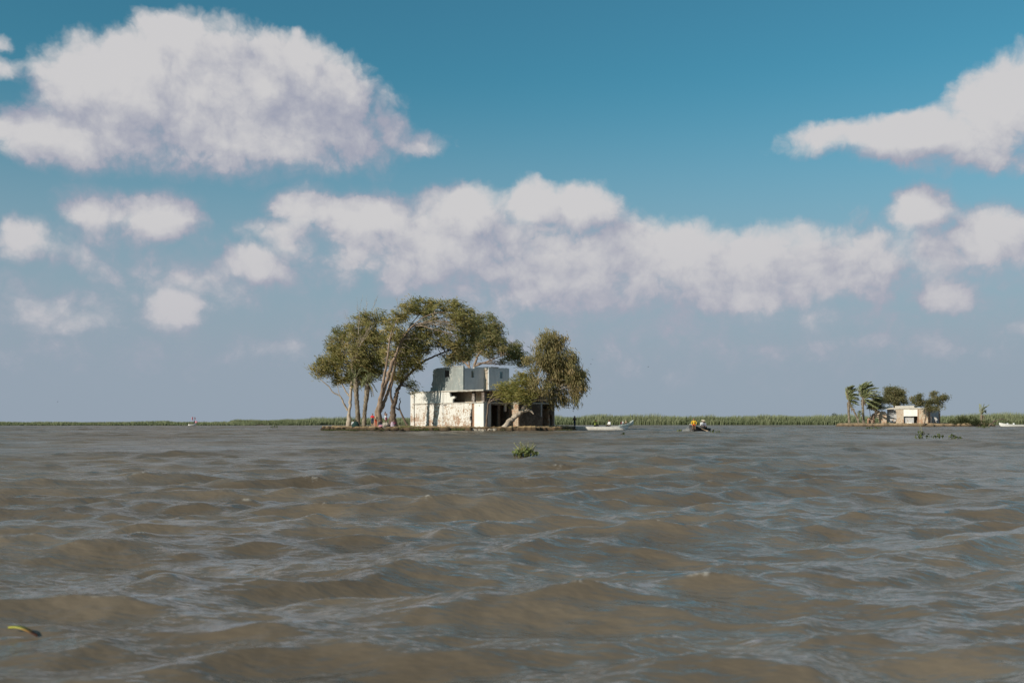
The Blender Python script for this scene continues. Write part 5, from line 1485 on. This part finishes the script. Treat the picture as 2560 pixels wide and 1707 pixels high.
    palm('date_palm', 'leaning bare palm stem between the two blown palms', 280.0, [(2148, 1058, 0, .30), (2143, 1045, 0, .27), (2136, 1030, 0, .25), (2130, 1019, 0, .2)],
         blown(2130, 1018, 10, 12, 4, 8, 20, 140), 43, .8, nleaf=12, leaf_len=.5, skirt=3, thin=.05, wleaf=.10, stubs=30)
    palm('young_palm', 'small young palm sprouting at the foot of the tall palm', 279.0, [(2146, 1058, 0, .14), (2146.5, 1046, 0, .12)], blown(2147, 1045, 12, 24, 6, 12, 40, 110), 44, .8, nleaf=14, leaf_len=.6, thin=.05, wleaf=.12)
    palm('young_palm', 'small upright palm standing alone right of the shrub', 284.0, [(2455, 1062, 0, .30), (2454, 1048, 0, .30), (2454, 1037, 0, .34)],
         [[(2451, 1026, 0), (2450, 1012, 0)], [(2455, 1024, .3), (2459, 1012, .4)], [(2459, 1022, -.3), (2470, 1013, -.4)], [(2460, 1026, .5), (2463, 1030, .6)], [(2457, 1021, -.6), (2466, 1016, -.8)]], 45, .3, nleaf=18, leaf_len=.85, thin=.07, wleaf=.16, skirt=6)
    # shrubs on the right
    def shrub(label, D_, ells, seed, mat=L_BUSH):
        rs = np.random.RandomState(seed)
        root = empty('shrub', (colx(ells[0][0], D_), D_, .2)); tag(root, label, 'shrub')
        org = root.location; t = Tubes()
        CC = []
        for px, py, rx, ry in ells:
            c = at(px, py, D_); n = int(max(4, 2.2 * math.pi * rx * ry * (D_ / FPX) ** 2))
            d = rs.normal(size=(n, 3)); d /= np.linalg.norm(d, axis=1)[:, None]; d *= rs.uniform(0, 1, (n, 1)) ** .4
            CC.append(np.array(c) + d * np.array([rx / FPX * D_, 1.6, ry / FPX * D_]))
            t.add([(c.x, D_, .0, .07), (c.x + .05, D_, (c.z + .1) * .6, .05), (c.x + .1, D_, c.z, .02)], 5)
        t.build('stems', B_DARK, root, org)
        CC = np.concatenate(CC); CC[:, 2] = np.maximum(CC[:, 2], .15)
        idx = np.repeat(np.arange(len(CC)), 55); m = len(idx)
        C = CC[idx] + rs.normal(0, .38, (m, 3)); C[:, 2] = np.maximum(C[:, 2], .05)
        Dv = rs.normal(0, .5, (m, 3)) + np.array([.4, 0, .25]); Dv /= np.linalg.norm(Dv, axis=1)[:, None]
        leaves('foliage', mat, root, org, C, Dv, .45 * rs.uniform(.6, 1.2, m), .13 * rs.uniform(.7, 1.3, m), rs.normal(.5, .18, len(CC))[idx] + rs.normal(0, .15, m), rs)
    shrub('low dark shrub at the right end of the farther island', 280, [(2385, 1057, 14, 7), (2402, 1052, 16, 9), (2420, 1051, 18, 11), (2440, 1056, 16, 8), (2460, 1058, 14, 6), (2412, 1060, 30, 5)], 51)
    shrub('small rounded tree on the far shore left of the palms', 460, [(2086, 1039, 6, 5), (2096, 1042, 8, 4), (2076, 1043, 6, 3)], 52)
    # fallen branch over the water
    s = empty('fallen_branch', at(2472, 1064, 277)); tag(s, 'bare crooked branch rising from the water at the far right', 'branch')
    for nm, P in (('limb', [(2470, 1066, 0, .14), (2480, 1058, 0, .13), (2490, 1052, 0, .12), (2500, 1048, 0, .11), (2512, 1049, 0, .09), (2522, 1051, 0, .04)]), ('knot', [(2483, 1055, 0, .16), (2486, 1052, 0, .22), (2488, 1050, 0, .08)]), ('limb', [(2500, 1048, 0, .07), (2506, 1046, .2, .05), (2511, 1047, .3, .02)])):
        t = Tubes(); t.add(spline([(*at(a_, b_, 277 + d_), r_) for a_, b_, d_, r_ in P], 4), 7); t.build(nm, B_DARK, s, s.location)
build_far_island()

# ---------------------------------------------------------------- floating water hyacinth
def hy_leaf_mesh():
    V, Fc = [], []
    n = 8
    V.append((0, 0, 0))
    for i in range(n):
        a = 6.28318 * i / n
        V.append((math.cos(a) * .050, math.sin(a) * .062 + .045, .010 * math.cos(2 * a) + .012))
    V.append((0, .045, 0))
    for i in range(n): Fc.append((9, 1 + i, 1 + (i + 1) % n))
    # swollen stalk
    b = len(V)
    for j, (z, r) in enumerate(((-.14, .010), (-.08, .018), (-.02, .010), (.0, .006))):
        for i in range(5):
            a = 6.28318 * i / 5; V.append((r * math.cos(a), -.02 + z * .25 + r * math.sin(a), z))
    for j in range(3):
        for i in range(5):
            Fc.append((b + j * 5 + i, b + j * 5 + (i + 1) % 5, b + (j + 1) * 5 + (i + 1) % 5, b + (j + 1) * 5 + i))
    return V, Fc
L_GRASS_STEM = plain('pale_reed_stem', (.30, .29, .13), .7, .3, 20.0)
HYV, HYF = hy_leaf_mesh()
HY_MESH = []
for tv in (.15, .4, .65, .95):
    me = bpy.data.meshes.new('leaf'); me.from_pydata(HYV, [], HYF); me.materials.append(L_HYA)
    a = me.attributes.new('tint', 'FLOAT', 'POINT'); a.data.foreach_set('value', np.full(len(HYV), tv, np.float32))
    me.polygons.foreach_set('use_smooth', [True] * len(me.polygons)); me.update()
    HY_MESH.append(me)
def hyacinth(label, px, D, w, h, nl, seed, stems=0, scale=1.0, group=None, dark=False):
    rs = random.Random(seed)
    x = colx(px, D)
    root = empty('water_hyacinth', (x, D, water_z(x, D) * .7)); tag(root, label, 'water plant', group)
    for i in range(nl):
        a = rs.uniform(0, 6.283); r = rs.uniform(0, 1) ** .6
        k = 1 - r * r * .75
        o = bpy.data.objects.new('leaf', HY_MESH[min(3, int(rs.uniform(0, 4 if not dark else 2.2) ** (1.0 if dark else .92)))]); COL.objects.link(o); o.parent = root
        o.location = (math.cos(a) * r * w / 2, math.sin(a) * r * w / 2 * .8, .03 + h * k * rs.uniform(.25, 1))
        o.rotation_euler = (rs.uniform(.1, 1.3), rs.uniform(-.3, .3), a + rs.uniform(-1.2, 1.2) + 1.57)
        s = scale * rs.uniform(.75, 1.35); o.scale = (s, s, s)
    for i in range(stems):
        t = Tubes(); a = rs.uniform(0, 6.283)
        dx = rs.uniform(-.28, .42); H_ = h * rs.uniform(1.0, 2.1); x0 = rs.uniform(-.2, .2) * w
        t.add(spline([(x0, rs.uniform(-.1, .1), .0, .014), (x0 + dx * .35, 0, H_ * .55, .011), (x0 + dx, rs.uniform(-.1, .1), H_, .006)], 5), 5)
        st = t.build('stem', L_GRASS_STEM, root)
    return root
hyacinth('big clump of floating water hyacinth with long stems in front of the house', 1312, 31.5, .80, .22, 80, 3, stems=18, scale=.85)
# grassy blades standing in the big clump
hx, hd = colx(1312, 31.5), 31.5
tufts('floating_grass', 'fine grass blades growing through the big hyacinth clump', [(hx + .02, hd, 1.0), (hx + .12, hd + .05, .8), (hx - .12, hd, .7)], L_GRASS, 15, h=(.15, .52), n=34, w=.012, spread=.10, z=.10)
for i, (px, D, w, h, nl, lb) in enumerate((
        (2306, 66, 1.05, .55, 26, 'tall dark hyacinth clump nearest the right island, left of its row'),
        (2345, 66.5, .9, .22, 18, 'low middle hyacinth clump of the row below the cottage ruin'),
        (2380, 66, .6, .24, 12, 'small hyacinth clump in the row, second from the right'),
        (2397, 65, .5, .26, 10, 'small hyacinth clump at the right end of the row'),
        (2193, 165, 2.6, .4, 26, 'green hyacinth mat close below the far bank'),
        (2175, 168, 1.2, .3, 12, 'thin hyacinth patch left of the green mat'),
        (2458, 190, 2.8, .5, 26, 'hyacinth patch below the lone young palm'),
        (1786, 105, 1.2, .3, 14, 'little hyacinth clump right below the dark rowing boat'),
        (1558, 88, .5, .25, 8, 'tiny hyacinth sprig below the long white skiff'),
        (1700, 112, .6, .25, 8, 'tiny hyacinth sprig left of the dark rowing boat'),
        (686, 190, 1.6, .5, 14, 'dark weed clump on the far left water'),
        (1338, 33, .18, .06, 5, 'loose leaves drifting right of the big hyacinth clump'))):
    hyacinth(lb, px, D, w, h, nl, 20 + i, stems=2 if h > .4 else 0, scale=1.0 + D / 220, dark=True)

# drifting yellow leaf near the camera
def drift_leaf():
    D = 5.02
    V, Fc = [], []
    n = 14
    for i in range(n + 1):
        t = i / n; w = .017 * math.sin(math.pi * min(1, t * .92 + .06)) ** .8
        z = .012 * math.sin(t * 4) + .01
        for s, dz in ((-1, .006), (0, 0), (1, .006)): V.append((t * .17, s * w, z + dz))
        for s, dz in ((-1, .003), (0, -.003), (1, .003)): V.append((t * .17, s * w, z + dz - .003))
    for i in range(n):
        b = i * 6; c = b + 6
        Fc += [(b, c, c + 1, b + 1), (b + 1, c + 1, c + 2, b + 2), (b + 4, c + 4, c + 3, b + 3), (b + 5, c + 5, c + 4, b + 4), (b, b + 3, c + 3, c), (b + 2, c + 2, c + 5, b + 5)]
    m, N, b = material('yellowing_leaf')
    tc = N.n('ShaderNodeTexCoord').outputs['Object']
    x = N.sep(tc)[0]
    c = N.mix(N.ramp(x, .05, .12), (.42, .40, .05, 1), (.36, .17, .035, 1))
    c = N.mix(N.ramp(N.m('ADD', x, N.m('MULTIPLY', N.noise(tc, 60.0), .04)), .135, .165), c, (.10, .03, .012, 1))
    N.put(b.inputs['Base Color'], c); b.inputs['Roughness'].default_value = .5
    o = mesh_obj('drifting_leaf', V, Fc, m, None, True)
    x0 = colx(8, D)
    o.location = (x0, D + .05, max(water_z(x0, D), water_z(x0 + .08, D), water_z(x0 + .16, D)) + .012); o.rotation_euler = (0, R(8), R(-12))
    tag(o, 'single yellow-brown leaf floating in the lower left corner', 'leaf')
drift_leaf()

# ---------------------------------------------------------------- birds
def bird(label, px, py, D, span, seed, group='birds over the water'):
    rs = random.Random(seed)
    root = empty('bird', at(px, py, D)); tag(root, label, 'bird', group)
    root.rotation_euler = (rs.uniform(-.5, .5), rs.uniform(-.4, .4), rs.uniform(0, 6))
    m = CLOTH['charcoal']
    t = Tubes(); t.add([(-.16 * span, 0, 0, .01), (-.08 * span, 0, 0, .07 * span), (.10 * span, 0, 0, .075 * span), (.19 * span, 0, .01, .045 * span), (.26 * span, 0, .0, .01)], 7); t.build('body', m, root)
    for s in (-1, 1):
        V = [(.08 * span, 0, .03), (-.06 * span, 0, .03), (.10 * span, s * .25 * span, .14 * span), (-.03 * span, s * .25 * span, .13 * span), (.0, s * .5 * span, .07 * span)]
        o = mesh_obj('wing', V, [(0, 1, 3, 2), (2, 3, 4)], m, root); q = o.modifiers.new('t', 'SOLIDIFY'); q.thickness = .012
bird('small bird high right of the drooping tree, upper of two', 1482, 899, 135, .34, 1)
bird('small bird high right of the drooping tree, lower of two', 1477, 910, 135, .36, 2)
bird('lone bird in the sky midway above the far reeds', 1621, 917, 150, .40, 3)
bird('bird just above the crown behind the house', 1252.5, 804.5, 135, .34, 4)
bird('distant bird low in the sky at the far left', 144, 1004, 200, .5, 5)
